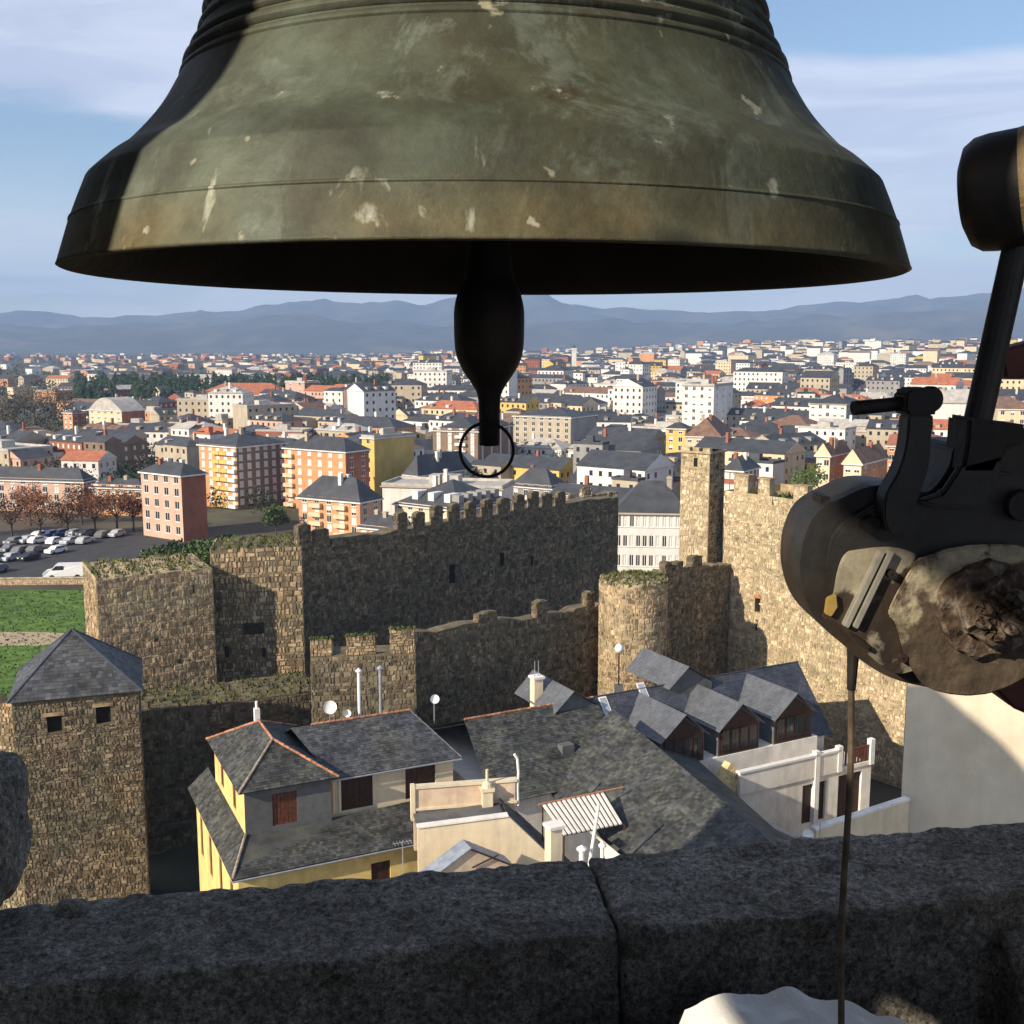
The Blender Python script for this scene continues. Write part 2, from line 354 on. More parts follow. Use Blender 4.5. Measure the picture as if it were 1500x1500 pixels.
# -- square tower with slate cap (near left)
def cap_tower():
    c = P(203, 1012, Y=78); rz = R(18.6); w = 8.5; d = 8.0; h = c.z
    u = Vector((math.cos(rz), math.sin(rz), 0)); o = Vector((c.x, c.y, 0)) - u*w
    root = thing('castle_tower', 'square rubble stone tower with grey slate pyramid roof at left', 'castle tower', o - Vector((0,0,5)), rz); h += 5
    holes = [(2.2, h-2.5, 3.2, h-1.25), (5.5, h-2.2, 6.5, h-.9)]
    mb = MB(); panel(mb, (0,0,0), (1,0,0), w, h, holes, (0,-1,0), .5)
    mb.poly([(w,0,0),(w,d,0),(w,d,h),(w,0,h)]); mb.poly([(0,0,0),(0,0,h),(0,d,h),(0,d,0)]); mb.poly([(0,d,0),(0,d,h),(w,d,h),(w,d,0)])
    mb.build('wall_core', M_mortar, root)
    sb = MB(); stones(sb, lambda a,b,e: (a,-e,b), w, h, .24, None, holes, .085); stones(sb, lambda a,b,e: (w+e,a,b), d, h, .3); stones(sb, lambda a,b,e: (-e,d-a,b), d, h, .3)
    sb.build('facing_stones', M_stone, root, kind='stuff')
    for a,b,e,f in holes:
        m = MB(); m.box(a, e, .3, .5, b, f); m.build('window_opening', M_dark, root)
        m = MB(); m.box(a-.2, e+.2, -.13, .1, f, f+.24); m.build('lintel', M_stone_warm, root)
    ov = .28; z0 = h + .05; ap = (w*.47, d*.45, h + 4.1); rf = thing_part('roof', root)
    cs = [(-ov,-ov,z0),(w+ov,-ov,z0),(w+ov,d+ov,z0),(-ov,d+ov,z0)]
    m = MB()
    for i in range(4): slates(m, [cs[i], cs[(i+1)%4], ap], .28, .36)
    m.poly(cs[::-1]); rfm = m.build('roof', M_slate, root); bpy.data.objects.remove(rf)
    for i in range(4):
        m = MB(); m.tube(Vector(cs[i])+Vector((0,0,.03)), Vector(ap)+Vector((0,0,.03)), .07, .07, 6); m.build('hip_cap', M_slate_blue, rfm)
def thing_part(n, p): return link('tmp_part', None, p)
cap_tower()
# low wall at the foot of the capped tower, far left
castle_wall('castle_wall', 'rubble wall running off to the left from the slate-capped tower', P(-230,1035,Y=83).xy, P(45,1030,Y=80).xy, P(-230,1035,Y=83).z, P(45,1030,Y=80).z, -5, 1.6, M_stone_warm, M_mortar, .32)

# -- ruined tower behind (two faces)
def tower_block(name, label, pxl, pxr, ytl, ytr, Yl, Yr, zb, depth, sm, mm, cs, holes=(), grass=True, merl=()):
    A = P(pxl, ytl, Y=Yl); B = P(pxr, ytr, Y=Yr); d = (B-A).xy; L = d.length; rz = math.atan2(d.y, d.x)
    root = thing(name, label, 'castle tower', (A.x, A.y, zb), rz); hA, hB = A.z-zb, B.z-zb
    rag = [(L*i/16, hA+(hB-hA)*i/16 + rnd(-.14,.10)) for i in range(17)]; topf = lambda u: pinterp(rag, u)
    out = [(0,0),(L,0)] + rag[::-1]; mb = MB(); mb.prism([(u,0,z) for u,z in out], [(u,depth,z) for u,z in out]); mb.build('wall_core', mm, root)
    sb = MB(); stones(sb, lambda a,b,e: (a,-e,b), L, max(hA,hB)+.4, cs, topf, holes)
    stones(sb, lambda a,b,e: (L+e,a,b), depth, hB, cs); stones(sb, lambda a,b,e: (-e,depth-a,b), depth, hA, cs)
    sb.build('facing_stones', sm, root, kind='stuff')
    for a,b,c,e in holes:
        m = MB(); m.box(a, c, -.045, .3, b, e); m.build('putlog_hole', mat('recess_stone', (.045,.037,.026), .95, .4, 3, .5), root)
    if grass:
        g = MB()
        for i in range(int(L*depth*9)):
            u = rnd(0,L); v = rnd(0,depth); z = topf(u); s_ = rnd(.12,.4); a = rnd(0,6.28)
            g.poly([(u-s_*.4*math.cos(a), v-s_*.4*math.sin(a), z-.03), (u+s_*.4*math.cos(a), v+s_*.4*math.sin(a), z-.03), (u+rnd(-.2,.2), v+rnd(-.2,.2), z+s_)])
        g.build('grass_tuft', M_moss, root, kind='stuff')
    return root, L, topf
tower_block('ruined_tower', 'sunlit ruined stone tower with grassy top behind the slate-capped tower', 140, 311, 848, 832, 99, 104, 6.0, 9, M_stone_warm, M_mortar_pale, .34, [(4.9,6.3,5.2,6.7),(6.9,4.0,7.3,4.35),(8.6,10.6,8.8,11.4)])
tower_block('ruined_wall', 'pitted stone wall with rectangular recess right of the sunlit ruined tower', 308, 442, 806, 800, 107, 108.4, 2.0, 7, M_stone_warm, M_mortar, .36, [(2.9,9.4,4.9,10.6),(1.0,7.2,1.4,8.3),(4.6,7.0,5.0,8.0)])
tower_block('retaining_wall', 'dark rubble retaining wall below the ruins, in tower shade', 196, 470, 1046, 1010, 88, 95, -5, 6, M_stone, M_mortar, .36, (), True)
bw = MB()

# -- long shaded curtain wall with merlons
A = P(436, 800, z=20.2); B = P(906, 727, z=19.6); Lw = (B-A).xy.length
mer = []
u = .2
mer += [(.1,1.7,2.3),(2.2,4.0,1.3)]
u = 13.5
while u < Lw*.80:
    w_ = rnd(1.35,1.75); mer.append((u, u+w_, rnd(1.7,2.1))); u += w_ + rnd(1.15,1.4)
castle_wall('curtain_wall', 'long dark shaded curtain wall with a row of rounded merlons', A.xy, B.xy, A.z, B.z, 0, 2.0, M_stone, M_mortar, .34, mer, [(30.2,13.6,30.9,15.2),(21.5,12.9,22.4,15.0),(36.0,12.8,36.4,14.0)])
# stepped ruin in front of its far end
A2 = P(765, 742, Y=150); B2 = P(905, 722, Y=160)
castle_wall('ruined_parapet', 'stepped ruined parapet with sunlit edges at the end of the curtain wall', A2.xy, B2.xy, A2.z-.6, B2.z+.2, 8, 1.6, M_stone_pale, M_mortar, .42, [(.3,2.6,1.2),(5,6.1,1.0),(8,9.2,1.2),(10.6,12.4,1.5)])
# -- lower outer wall
A = P(598, 930, z=16.4); B = P(886, 888, z=15.2); Lo = (B-A).xy.length
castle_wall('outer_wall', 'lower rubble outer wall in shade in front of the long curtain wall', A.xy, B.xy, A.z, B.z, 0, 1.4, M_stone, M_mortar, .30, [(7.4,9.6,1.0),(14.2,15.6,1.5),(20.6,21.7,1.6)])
# -- crenellated turret
def cren_turret():
    A = P(455, 966, Y=86.2); B = P(609, 952, Y=87.2); d = (B-A).xy; L = d.length; rz = math.atan2(d.y, d.x)
    root = thing('crenellated_turret', 'small square stone turret with three mossy merlons', 'castle tower', (A.x, A.y, 0), rz); h = (A.z+B.z)/2; dp = 6
    m = MB(); m.box(0, L, 0, dp, 0, h-.9); m.box(0,L,0,.7,h-.9,h); m.box(L-.7,L,.7,dp,h-.9,h); m.box(0,.7,.7,dp,h-.9,h); m.build('wall_core', M_mortar, root)
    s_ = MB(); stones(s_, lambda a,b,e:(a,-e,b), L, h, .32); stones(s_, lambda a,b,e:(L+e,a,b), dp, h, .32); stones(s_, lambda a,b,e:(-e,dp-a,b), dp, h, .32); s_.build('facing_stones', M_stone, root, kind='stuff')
    for u0,u1,mh_ in [(.05,1.75,1.35),(2.9,5.2,1.55),(6.4,L-.05,2.0)]:
        m = MB(); w = u1-u0; m.box(0,w,-.02,.72,0,mh_)
        stones(m, lambda a,b,e:(a,-.02-e,b), w, mh_, .28, mi=1); stones(m, lambda a,b,e:(-e,.7-a,b), .7, mh_, .28, mi=1); stones(m, lambda a,b,e:(w+e,a,b), .7, mh_, .28, mi=1)
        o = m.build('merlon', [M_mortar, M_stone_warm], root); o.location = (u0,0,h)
        m = MB()
        for i in range(130):
            a = rnd(-.05,w+.05); b = rnd(-.06,.76); q = rnd(.1,.22); t = rnd(0,6.28)
            m.poly([(a-q*math.cos(t),b-q*math.sin(t),mh_-.02),(a+q*math.cos(t),b+q*math.sin(t),mh_-.02),(a+rnd(-.1,.1),b+rnd(-.1,.1),mh_+q*.8)])
        m.build('moss_cap', M_moss, o, kind='stuff')
cren_turret()
# -- round tower
def round_tower():
    c = P(928, 850, Y=101); r = 3.15; h = 18.2
    root = thing('round_tower', 'round sunlit stone tower with grassy top beside the outer wall', 'castle tower', (c.x, c.y, 0))
    m = MB(); m.lathe([(r,0),(r,h),(r*.96,h+.3),(.01,h+.8)], 40); m.build('wall_core', M_mortar_pale, root)
    s_ = MB(); w = 2*math.pi*r
    stones(s_, lambda a,b,e:((r+e)*math.cos(a/r),(r+e)*math.sin(a/r),b), w, h+.3, .33, lambda u: h+.25*math.sin(u*1.7)+.2); s_.build('facing_stones', M_stone_warm, root, kind='stuff')
    g = MB()
    for i in range(900):
        t = rnd(0,6.28); q = r*math.sqrt(rnd(0,1)); x, y = q*math.cos(t), q*math.sin(t); z = h+.8-.6*q/r; s2 = rnd(.12,.42); a = rnd(0,6.28)
        g.poly([(x-s2*.4*math.cos(a),y-s2*.4*math.sin(a),z-.1),(x+s2*.4*math.cos(a),y+s2*.4*math.sin(a),z-.1),(x+rnd(-.2,.2),y+rnd(-.2,.2),z+s2)])
    g.build('grass_tuft', M_moss, root, kind='stuff')
round_tower()
A = P(968, 838, Y=103); B = P(1070, 826, Y=112)
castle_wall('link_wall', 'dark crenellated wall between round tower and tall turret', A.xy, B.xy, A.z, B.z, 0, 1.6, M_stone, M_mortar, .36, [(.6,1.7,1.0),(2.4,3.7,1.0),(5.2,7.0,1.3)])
# -- tall thin turret
def tall_turret():
    c = P(1040, 662, Y=112); th = R(38); u = Vector((math.cos(th), -math.sin(th), 0)); w = 3.3; d = 3.3; h = c.z
    o = Vector((c.x, c.y, 0)) - u*w
    root = thing('tall_turret', 'tall slim square stone turret rising above the castle walls', 'castle tower', o, -th)
    holes = [(1.5,h-1.6,1.9,h-.7)]
    m = MB(); m.box(0,w,0,d,0,h); m.build('wall_core', M_mortar_pale, root)
    s_ = MB(); stones(s_, lambda a,b,e:(a,-e,b), w, h, .3, None, holes); s_.build('facing_stones', M_stone_pale, root, kind='stuff')
    s_ = MB(); stones(s_, lambda a,b,e:(w+e,a,b), d, h, .3); stones(s_, lambda a,b,e:(-e,d-a,b), d, h, .3); s_.build('shade_toned_stones', M_stone, root, kind='stuff')  # darker stone on both side faces puts their shade into the colour
    for a,b,cc,e in holes: m = MB(); m.box(a,cc,-.05,.2,b,e); m.build('window_opening', M_dark, root)
    for q in ((0,1.0),(1.35,2.1),(2.5,3.3)):
        m = MB(); m.box(q[0],q[1],-.05,.5,h,h+.35); m.build('merlon', M_stone_pale, root)
    m = MB(); m.box(-.18,w+.18,-.18,d+.18,h-.22,h); m.build('coping', M_stone_warm, root)
tall_turret()
# -- the keep
def keep():
    A = P(1062, 718, Y=113); B = P(1345, 700, Y=96); d = (B-A).xy; L = d.length; rz = math.atan2(d.y, d.x)
    root = thing('keep', 'broad sunlit rubble stone keep beside the tall turret', 'castle tower', (A.x, A.y, 0), rz); h = A.z
    wx = L*.215; wz = P(1125, 886, Y=109.5).z; holes = [(wx-.35,wz-.75,wx+.35,wz+.75)]
    m = MB(); panel(m, (0,0,0), (1,0,0), L, h, holes, (0,-1,0), .6); m.poly([(0,0,0),(0,0,h),(0,9,h),(0,9,0)]); m.poly([(L,0,0),(L,9,0),(L,9,h),(L,0,h)]); m.poly([(0,9,0),(0,9,h),(L,9,h),(L,9,0)]); m.poly([(0,0,h-.8),(L,0,h-.8),(L,9,h-.8),(0,9,h-.8)])
    m.build('wall_core', M_mortar_pale, root)
    s_ = MB(); stones(s_, lambda a,b,e:(a,-e,b), L, h, .27, lambda u: h-.2+.25*math.sin(u*1.3), holes); stones(s_, lambda a,b,e:(-e,9-a,b), 9, h, .36)
    s_.build('facing_stones', M_stone_pale, root, kind='stuff')
    m = MB(); m.box(wx-.35,wx+.35,.4,.6,wz-.75,wz+.75); m.build('window_opening', M_dark, root)
    m = MB(); m.prism([(wx-.5,-.14,wz+.75),(wx+.5,-.14,wz+.75),(wx+.3,-.14,wz+1.1),(wx,-.14,wz+1.22),(wx-.3,-.14,wz+1.1)],[(wx-.5,.1,wz+.75),(wx+.5,.1,wz+.75),(wx+.3,.1,wz+1.1),(wx,.1,wz+1.22),(wx-.3,.1,wz+1.1)]); m.build('window_arch', M_terra, root)
    m = MB(); m.box(wx-.12,wx+.12,-.06,.1,wz-2.6,wz-1.5); m.build('arrow_slit', M_dark, root)
    for a,b,mh_ in [(1.2,3.0,1.7),(4.3,5.7,1.6),(8.6,10.2,1.3),(12,14,1.0)]:
        m = MB(); m.box(0,b-a,-.02,.8,-.9,mh_); stones(m, lambda x,y,e:(x,-.02-e,y), b-a, mh_, .3, mi=1); stones(m, lambda x,y,e:(-e,.8-x,y), .8, mh_, .3, mi=1)
        o = m.build('merlon', [M_mortar_pale, M_stone_pale], root); o.location = (a,0,h)
        m = MB(); m.box(-.1,b-a+.1,-.12,.9,mh_,mh_+.14); m.build('cap_slab', M_stone_warm, o)
    g = MB()
    for i in range(900):
        x = rnd(0,L); y = rnd(0,6); q = rnd(.1,.5); t = rnd(0,6.28); z = h-.8
        g.poly([(x-q*.5*math.cos(t),y-q*.5*math.sin(t),z),(x+q*.5*math.cos(t),y+q*.5*math.sin(t),z),(x+rnd(-.2,.2),y+rnd(-.2,.2),z+q*1.6)])
    g.build('grass_tuft', M_moss, root, kind='stuff')
keep()

# ------------------------------------------------------------------ near houses
def window_part(parent, x0, x1, z0, z1, y, boards=4, fm=None, bm_=None, name='window', axis='u'):
    """wooden window or shutter: a frame with upright boards and a cross rail; set at depth y (front is -y)"""
    fm = fm or M_wood; bm_ = bm_ or M_wood; t = .07
    def bx(m, a, b, c, d, e, f):
        if axis == 'u': m.box(a, b, c, d, e, f)
        else: m.box(c, d, a, b, e, f)
    m = MB(); bx(m, x0, x1, y, y+.08, z0, z0+t); bx(m, x0, x1, y, y+.08, z1-t, z1); bx(m, x0, x0+t, y, y+.08, z0+t, z1-t); bx(m, x1-t, x1, y, y+.08, z0+t, z1-t)
    o = m.build(name, fm, parent); w = (x1-x0-2*t)/boards
    for i in range(boards):
        b = MB(); a = x0+t+i*w; bx(b, a+.012, a+w-.012, y+.03, y+.07, z0+t, z1-t); b.build('board', bm_, o)
    b = MB(); bx(b, x0+.01, x1-.01, y+.09, y+.12, z0+.01, z1-.01); b.build('backing', M_dark, o)
    return o
def ridge_tiles(parent, a, b, r=.11, m=None):
    a = Vector(a); b = Vector(b); L = (b-a).length; n = max(2, int(L/.42)); mb = MB()
    for i in range(n):
        p = a + (b-a)*(i/n); q = a + (b-a)*((i+1.06)/n); mb.tube(p + Vector((0,0,rnd(-.015,.02))), q + Vector((0,0,.02)), r*.9, r*1.08, 7)
    return mb.build('ridge_tiles', m or M_terra, parent)
def gutter(parent, a, b, r=.06):
    m = MB(); m.tube(a, b, r, r, 6); return m.build('gutter', M_metal, parent)

def yellow_house():
    O = P(340, 1290, z=8.0); root = thing('yellow_house', 'yellow rendered house with two tiers of slate hip roof below the castle', 'house', (O.x, O.y, 0), R(25.5))
    ov = .45; ze = 8.0
    # lower storeys
    ops = [(3.9-ov, 5.7, 5.2-ov, 6.6), (8.9-ov, 5.6, 10.2-ov, 7.0)]
    m = MB(); panel(m, (ov,ov,0), (1,0,0), 12.2, ze+.1, ops, (0,-1,0), .2)
    lop = [(15.2-d_-1.0, 3.6, 15.2-d_, 6.6) for d_ in (2.2,5.8,9.4,12.8)]
    panel(m, (ov,15.2,0), (0,-1,0), 15.2-ov, ze+.1, [(15.2-ov-c, b, 15.2-ov-a, d) for a,b,c,d in [(15.2-ov-x[2],x[1],15.2-ov-x[0],x[3]) for x in lop]], (-1,0,0), .2)
    m.poly([(12.65,ov,0),(12.65,15.2,0),(12.65,15.2,8.1),(12.65,ov,8.1)])
    m.box(.45,12.6,.45,15.2,-5,-.01); m.build('lower_wall', M_yellow, root)
    for a,b,c,d in ops: window_part(root, a+ov, c+ov, b, d, ov+.08, 3, M_wood, M_wood_dark)
    for a,b,c,d in lop: window_part(root, 15.2-c, 15.2-a, b, d, ov+.08, 2, M_wood, M_wood, axis='v')
    # skirt roof
    u0, v0, u1, v1 = 1.5, 3.0, 7.1, 12.9; zb = 9.35
    rf = MB()
    slates(rf, [(0,0,ze),(13.2,0,ze),(13.2,3.5,zb),(u0,v0,zb)]); slates(rf, [(0,15.7,ze),(0,0,ze),(u0,v0,zb),(u0,15.7,zb)])
    rf.box(0, 13.2, 0, .06, ze-.10, ze-.04); rf.box(0,.06,.06,15.7,ze-.10,ze-.04); rf.poly([(.03,.03,ze-.06),(13.2,.03,ze-.06),(13.2,.5,ze-.06),(.5,.5,ze-.06),(.5,15.7,ze-.06),(.03,15.7,ze-.06)])
    lr = rf.build('lower_roof', M_slate_moss, root)
    ridge_tiles(lr, (.05,.1,ze+.05), (u0,v0,zb+.05), .09, mat('pale_ridge', (.34,.27,.20), .9, .3, 6, island=.2))
    # upper storey (left block)
    zt = 12.3
    m = MB(); panel(m, (u0,v0,zb-.6), (1,0,0), u1-u0, zt-zb+.6, [(1.75,.85,3.35,3.0)], (0,-1,0), .15, 0)
    m.build('slate_hung_wall', M_slatewall, root)
    m = MB(); panel(m, (u0-.001,v1,zb-.6), (0,-1,0), v1-v0, zt-zb+.6, [(2.2,1.1,3.2,2.9),(6.2,1.1,7.2,2.9)], (-1,0,0), .15)
    m.poly([(u1,v0,zb-.6),(u1,v1,zb-.6),(u1,v1,zt),(u1,v0,zt)]); m.build('upper_side_wall', M_yellow, root)
    window_part(root, u0+1.75, u0+3.35, zb+.25, zb+2.4, v0+.05, 6)
    for a in (2.2,6.2): window_part(root, v1-a-1.0, v1-a, zb+.5, zb+2.3, u0+.06, 3, axis='v')
    e = .42; cs = [(u0-e,v0-e,zt),(u1+e,v0-e,zt),(u1+e,v1+e,zt),(u0-e,v1+e,zt)]; um = (u0+u1)/2 - .2; r0 = (um, 6.0, 14.25); r1 = (um, 9.95, 14.25)
    m = MB(); slates(m, [cs[0],cs[1],r0]); slates(m, [cs[1],cs[2],r1,r0]); slates(m, [cs[2],cs[3],r1]); slates(m, [cs[3],cs[0],r0,r1]); m.poly([(c[0],c[1],zt-.05) for c in cs][::-1])
    ur = m.build('upper_roof', M_slate_moss, root)
    for a, b, mm in ((r0, r1, None), (r0, cs[1], None), (cs[0], r0, 'p'), (r1, cs[3], None), (r1, cs[2], None)):
        ridge_tiles(ur, Vector(a)+Vector((0,0,.05)), Vector(b)+Vector((0,0,.05)), .085, MATS['pale_ridge'] if mm else None)
    m = MB(); m.box(um-.18,um+.18,10.4,10.8,13.6,15.0); m.tube((um,10.6,15.0),(um,10.6,15.5),.1,.1,8); m.build('flue', M_pale, ur)
    # right wing
    w0, w1, vf, vb, zw = 7.1, 16.0, 3.75, 12.2, 11.9
    m = MB(); panel(m, (w0,vf,zb-.8), (1,0,0), w1-w0, zw-zb+.8, [(.9,.85,3.1,3.0),(5.4,.85,7.6,3.0)], (0,-1,0), .25); m.poly([(w1,vf,zb-5),(w1,vb,zb-5),(w1,vb,zw),(w1,vf,zw)]); m.build('wing_wall', M_cream, root)
    for a in (.9,5.4): window_part(root, w0+a, w0+a+2.2, zb+.05, zb+2.2, vf+.12, 5, M_wood_dark, M_wood_dark)
    e = .45; zr = 14.15; vm = 7.9
    A_, B_, C_, D_ = (w0+.25,vf-e,zw),(w1+e,vf-e,zw),(w1+e,vb+e,zw),(w0-1.2,vb+e,zw); ra, rb = (w0-1.3,vm,zr),(w1-1.6,vm,zr)
    m = MB(); slates(m, [A_,B_,rb,ra]); slates(m, [B_,C_,rb]); slates(m, [C_,D_,ra,rb]); m.poly([A_,D_,C_,B_])
    wr = m.build('wing_roof', M_slate, root); ridge_tiles(wr, Vector(ra)+Vector((1.4,0,.05)), Vector(rb)+Vector((0,0,.05)), .09); ridge_tiles(wr, Vector(rb)+Vector((0,0,.05)), Vector(B_)+Vector((0,0,.05)), .06, M_slate_blue); ridge_tiles(wr, Vector(rb)+Vector((0,0,.06)), Vector(C_)+Vector((0,0,.06)), .09)
    gutter(root, (A_[0],A_[1]-.05,zw-.08), (B_[0],B_[1]-.05,zw-.08)); gutter(root, (0,-.06,ze-.1), (13.2,-.06,ze-.1))
    m = MB(); m.tube((w0+.35,vf-.12,zw-.1),(w0+.35,vf-.12,zb+.1),.09,.09,8); m.tube((w0+.75,vf-.14,zw-.1),(w0+.75,vf-.14,zb+.1),.1,.1,8); m.build('downpipe', M_cream, root)
    return root
yellow_house()

def long_house():
    zr = 13.0; O = P(680, 1055, z=zr); rz = R(28); root = thing('long_slate_house', 'long house with big slate roof and three cross-gabled dormers', 'house', (O.x, O.y, 0), rz)
    # main roof
    m = MB(); eL, eR, ve, ze = -1.5, 28.3, -7.7, 9.7
    m.box(eL+.4, 10.9, ve+.5, 8, 0, ze-.1); m.box(10.95, 31.3, -4.0, 7.9, 0, 7.95); m.box(13.0, 28.6, -6.0, -4.05, 0, 8.85); m.build('wall', M_pale, root)
    m = MB(); slates(m, [(eL,ve,ze),(11,ve,ze),(11,0,zr),(0,0,zr)], .24, .28); left = m.build('mossy_roof', M_slate_moss, root)
    m = MB(); slates(m, [(11,-4.4,8.0),(31.8,-4.4,8.0),(31.8,0,zr),(11,0,zr)], .24, .3); m.poly([(11,0,zr-.05),(11,-7.7,9.6),(11,-4.4,7.9)]); m.poly([(31.5,-4.2,8),(31.5,7.9,8),(31.5,0,zr-.1)]); m.poly([(0,0,zr-.02),(31.8,0,zr-.02),(31.8,8,ze),(-1.5,8,ze)]); right = m.build('blue_roof', M_slate_blue, root)
    ridge_tiles(left, (0,0,zr+.05), (11,0,zr+.05), .09); ridge_tiles(right, (11,0,zr+.05), (31.8,0,zr+.05), .06, M_slate_blue)
    for uc in (15.25, 20.6, 26.1):
        hw, zd, zde, vf = 2.0, 12.85, 11.15, -5.9
        m = MB(); w = MB()
        slates(m, [(uc-hw-.25,vf-.4,zde-.2),(uc,vf-.4,zd),(uc,-.15,zd),(uc-hw-.25,-1.5,zde-.2)][::-1], .24, .3); slates(m, [(uc+hw+.25,vf-.4,zde-.2),(uc+hw+.25,-1.5,zde-.2),(uc,-.15,zd),(uc,vf-.4,zd)], .24, .3)
        d = m.build('dormer_roof', mat('light_slate', (.105,.112,.125), .5, .15, .8, island=.14, spec=.45), root)
        w.poly([(uc-hw,vf,8.8),(uc-hw,0,8.8),(uc-hw,0,zde),(uc-hw,vf,zde)]); w.poly([(uc+hw,vf,8.8),(uc+hw,0,8.8),(uc+hw,0,zde),(uc+hw,vf,zde)])
        w.poly([(uc-hw,vf,8.8),(uc+hw,vf,8.8),(uc+hw,vf,zde),(uc,vf,zd-.12),(uc-hw,vf,zde)]); w.build('dormer_cheek', M_slatewall, d)
        g = MB(); g.poly([(uc-hw+.1,vf-.03,8.95),(uc+hw-.1,vf-.03,8.95),(uc+hw-.1,vf-.03,zde-.1),(uc,vf-.03,zd-.35),(uc-hw+.1,vf-.03,zde-.1)]); g.build('dormer_front', M_wood_dark, d)
        for k in range(4):
            x = uc-hw+.3+k*.88; window_part(d, x, x+.78, 9.3, 10.9, vf-.13, 2, M_wood_dark, M_glass, 'dormer_window')
    # two small gables behind the ridge
    for uc, vv, zz_, w_ in ((8.8, 1.2, 14.2, 1.9), (19.6, 1.3, 14.6, 2.0)):
        m = MB(); slates(m, [(uc-w_,vv-2.2,zz_-1.7),(uc-.2,vv-2.4,zz_),(uc-.2,vv+4,zz_),(uc-w_,vv+4,zz_-1.7)][::-1], .3, .4); slates(m, [(uc+w_+.6,vv-2.0,zz_-1.7),(uc+w_+.6,vv+4,zz_-1.7),(uc-.2,vv+4,zz_),(uc-.2,vv-2.4,zz_)], .3, .4)
        d = m.build('rear_gable_roof', MATS['light_slate'], root)
        m = MB(); m.poly([(uc-w_+.1,vv-2.0,zz_-3.4),(uc+w_+.4,vv-2.0,zz_-3.4),(uc+w_+.4,vv-2.0,zz_-1.7),(uc-.2,vv-2.0,zz_-.1),(uc-w_+.1,vv-2.0,zz_-1.75)]); m.build('rear_gable_wall', M_slatewall, d)
    # skylights
    for (px, py) in ((888,1036),(943,1003)):
        # on the front slope: solve v from height
        best = min(((abs(proj(Matrix.Translation(O.xy.to_3d()) @ Matrix.Rotation(rz,4,'Z') @ Vector((u_*.2, -v_*.2, zr - v_*.2*(zr-8.0)/4.4)))[0]-px) + abs(proj(Matrix.Translation(O.xy.to_3d()) @ Matrix.Rotation(rz,4,'Z') @ Vector((u_*.2, -v_*.2, zr - v_*.2*(zr-8.0)/4.4)))[1]-py), u_*.2, v_*.2) for u_ in range(20,160) for v_ in range(1,21)))
        u_, v_ = best[1], best[2]; sl = (zr-8.0)/4.4
        f = lambda a,b,d: (u_+a, -v_+b, zr-(v_-b)*sl+d)
        m = MB(); m.prism([f(-.35,-.5,.02),f(.35,-.5,.02),f(.35,.5,.02),f(-.35,.5,.02)],[f(-.35,-.5,.12),f(.35,-.5,.12),f(.35,.5,.12),f(-.35,.5,.12)]); s_ = m.build('skylight', M_white, root)
        m = MB(); m.poly([f(-.27,-.42,.13),f(.27,-.42,.13),f(.27,.42,.13),f(-.27,.42,.13)]); m.build('pane', mat('sky_glass', (.35,.38,.42), .1, .05, 1, spec=.8), s_)
    # roof hatch
    # near wing with ridge towards the tower
    a, b = (11.6,-3.2,11.6), (6.5,-28.5,11.6)
    m = MB(); slates(m, [(3.4,-4.6,9.3),(1.6,-29,9.1),b,a][::-1], .24, .28); slates(m, [a,b,(11.6,-29,8.4),(16.6,-5.4,9.2)][::-1], .24, .28)
    nr = m.build('near_wing_roof', M_slate_moss, root); ridge_tiles(nr, Vector(a)+Vector((0,0,.04)), Vector(b)+Vector((0,0,.04)), .07, M_slate)
    m = MB(); m.box(3.6,11.0,-28,-7.2,0,8.3); m.build('near_wing_wall', M_pale, root)
    m = MB(); 
    for (u_,v_) in ((6.0,-4.4),): m.box(u_-.5,u_+.5,v_-.35,v_+.35,10.2,11.6)
    m.build('roof_hatch', M_slatewall, nr)
    # white terrace and garages
    zt = 8.7; v = -8.6
    m = MB(); ops = [(6.2,.9,8.6,4.1),(9.9,0,12.4,4.2)]
    panel(m, (18.6,v,2.2), (1,0,0), 13.4, 4.6, ops, (0,-1,0), .35); m.poly([(18.6,v,6.8),(32,v,6.8),(32,-5,6.8),(18.6,-5,6.8)]); m.poly([(18.6,v,2.2),(18.6,v,6.8),(18.6,-5,6.8),(18.6,-5,2.2)]); m.poly([(32,v,2.2),(32,-5,2.2),(32,-5,6.8),(32,v,6.8)])
    m.build('garage_wall', M_pale, root)
    for a_,b_,c_,d_ in ops: window_part(root, 18.6+a_, 18.6+c_, 2.2+b_, 2.2+d_, v+.2, 6, M_wood_dark, M_wood_dark, 'garage_door')
    m = MB(); m.box(18.5,28.4,v-.12,v+.18,6.8,8.5); m.box(28.4,32.1,v-.1,v+.14,6.8,7.1); m.build('terrace_parapet', M_pale, root)
    m = MB(); m.box(18.4,28.5,v-.2,v+.26,8.5,8.66); m.build('parapet_coping', M_white, root)
    for uu in (26.1,28.45,31.9):
        m = MB(); m.box(uu-.22,uu+.22,v-.2,v+.24,2.2 if uu < 27 else 6.8,8.9); m.build('terrace_pillar', M_white, root)
    m = MB(); 
    for k in range(9): m.box(28.75+k*.34,28.95+k*.34,v-.02,v+.06,7.15,8.35)
    m.box(28.7,31.7,v-.04,v+.08,8.35,8.45); m.build('terrace_railing', M_wood, root)
    m = MB(); m.box(12.4,33,-22,v+.3,1.9,2.2); m.build('courtyard_floor', mat('courtyard_concrete', (.36,.34,.31), .9, .15, .6), root)
    m = MB(); wa, wb = Vector((17.6,-8.2,0)), Vector((19.2,-19.0,0))
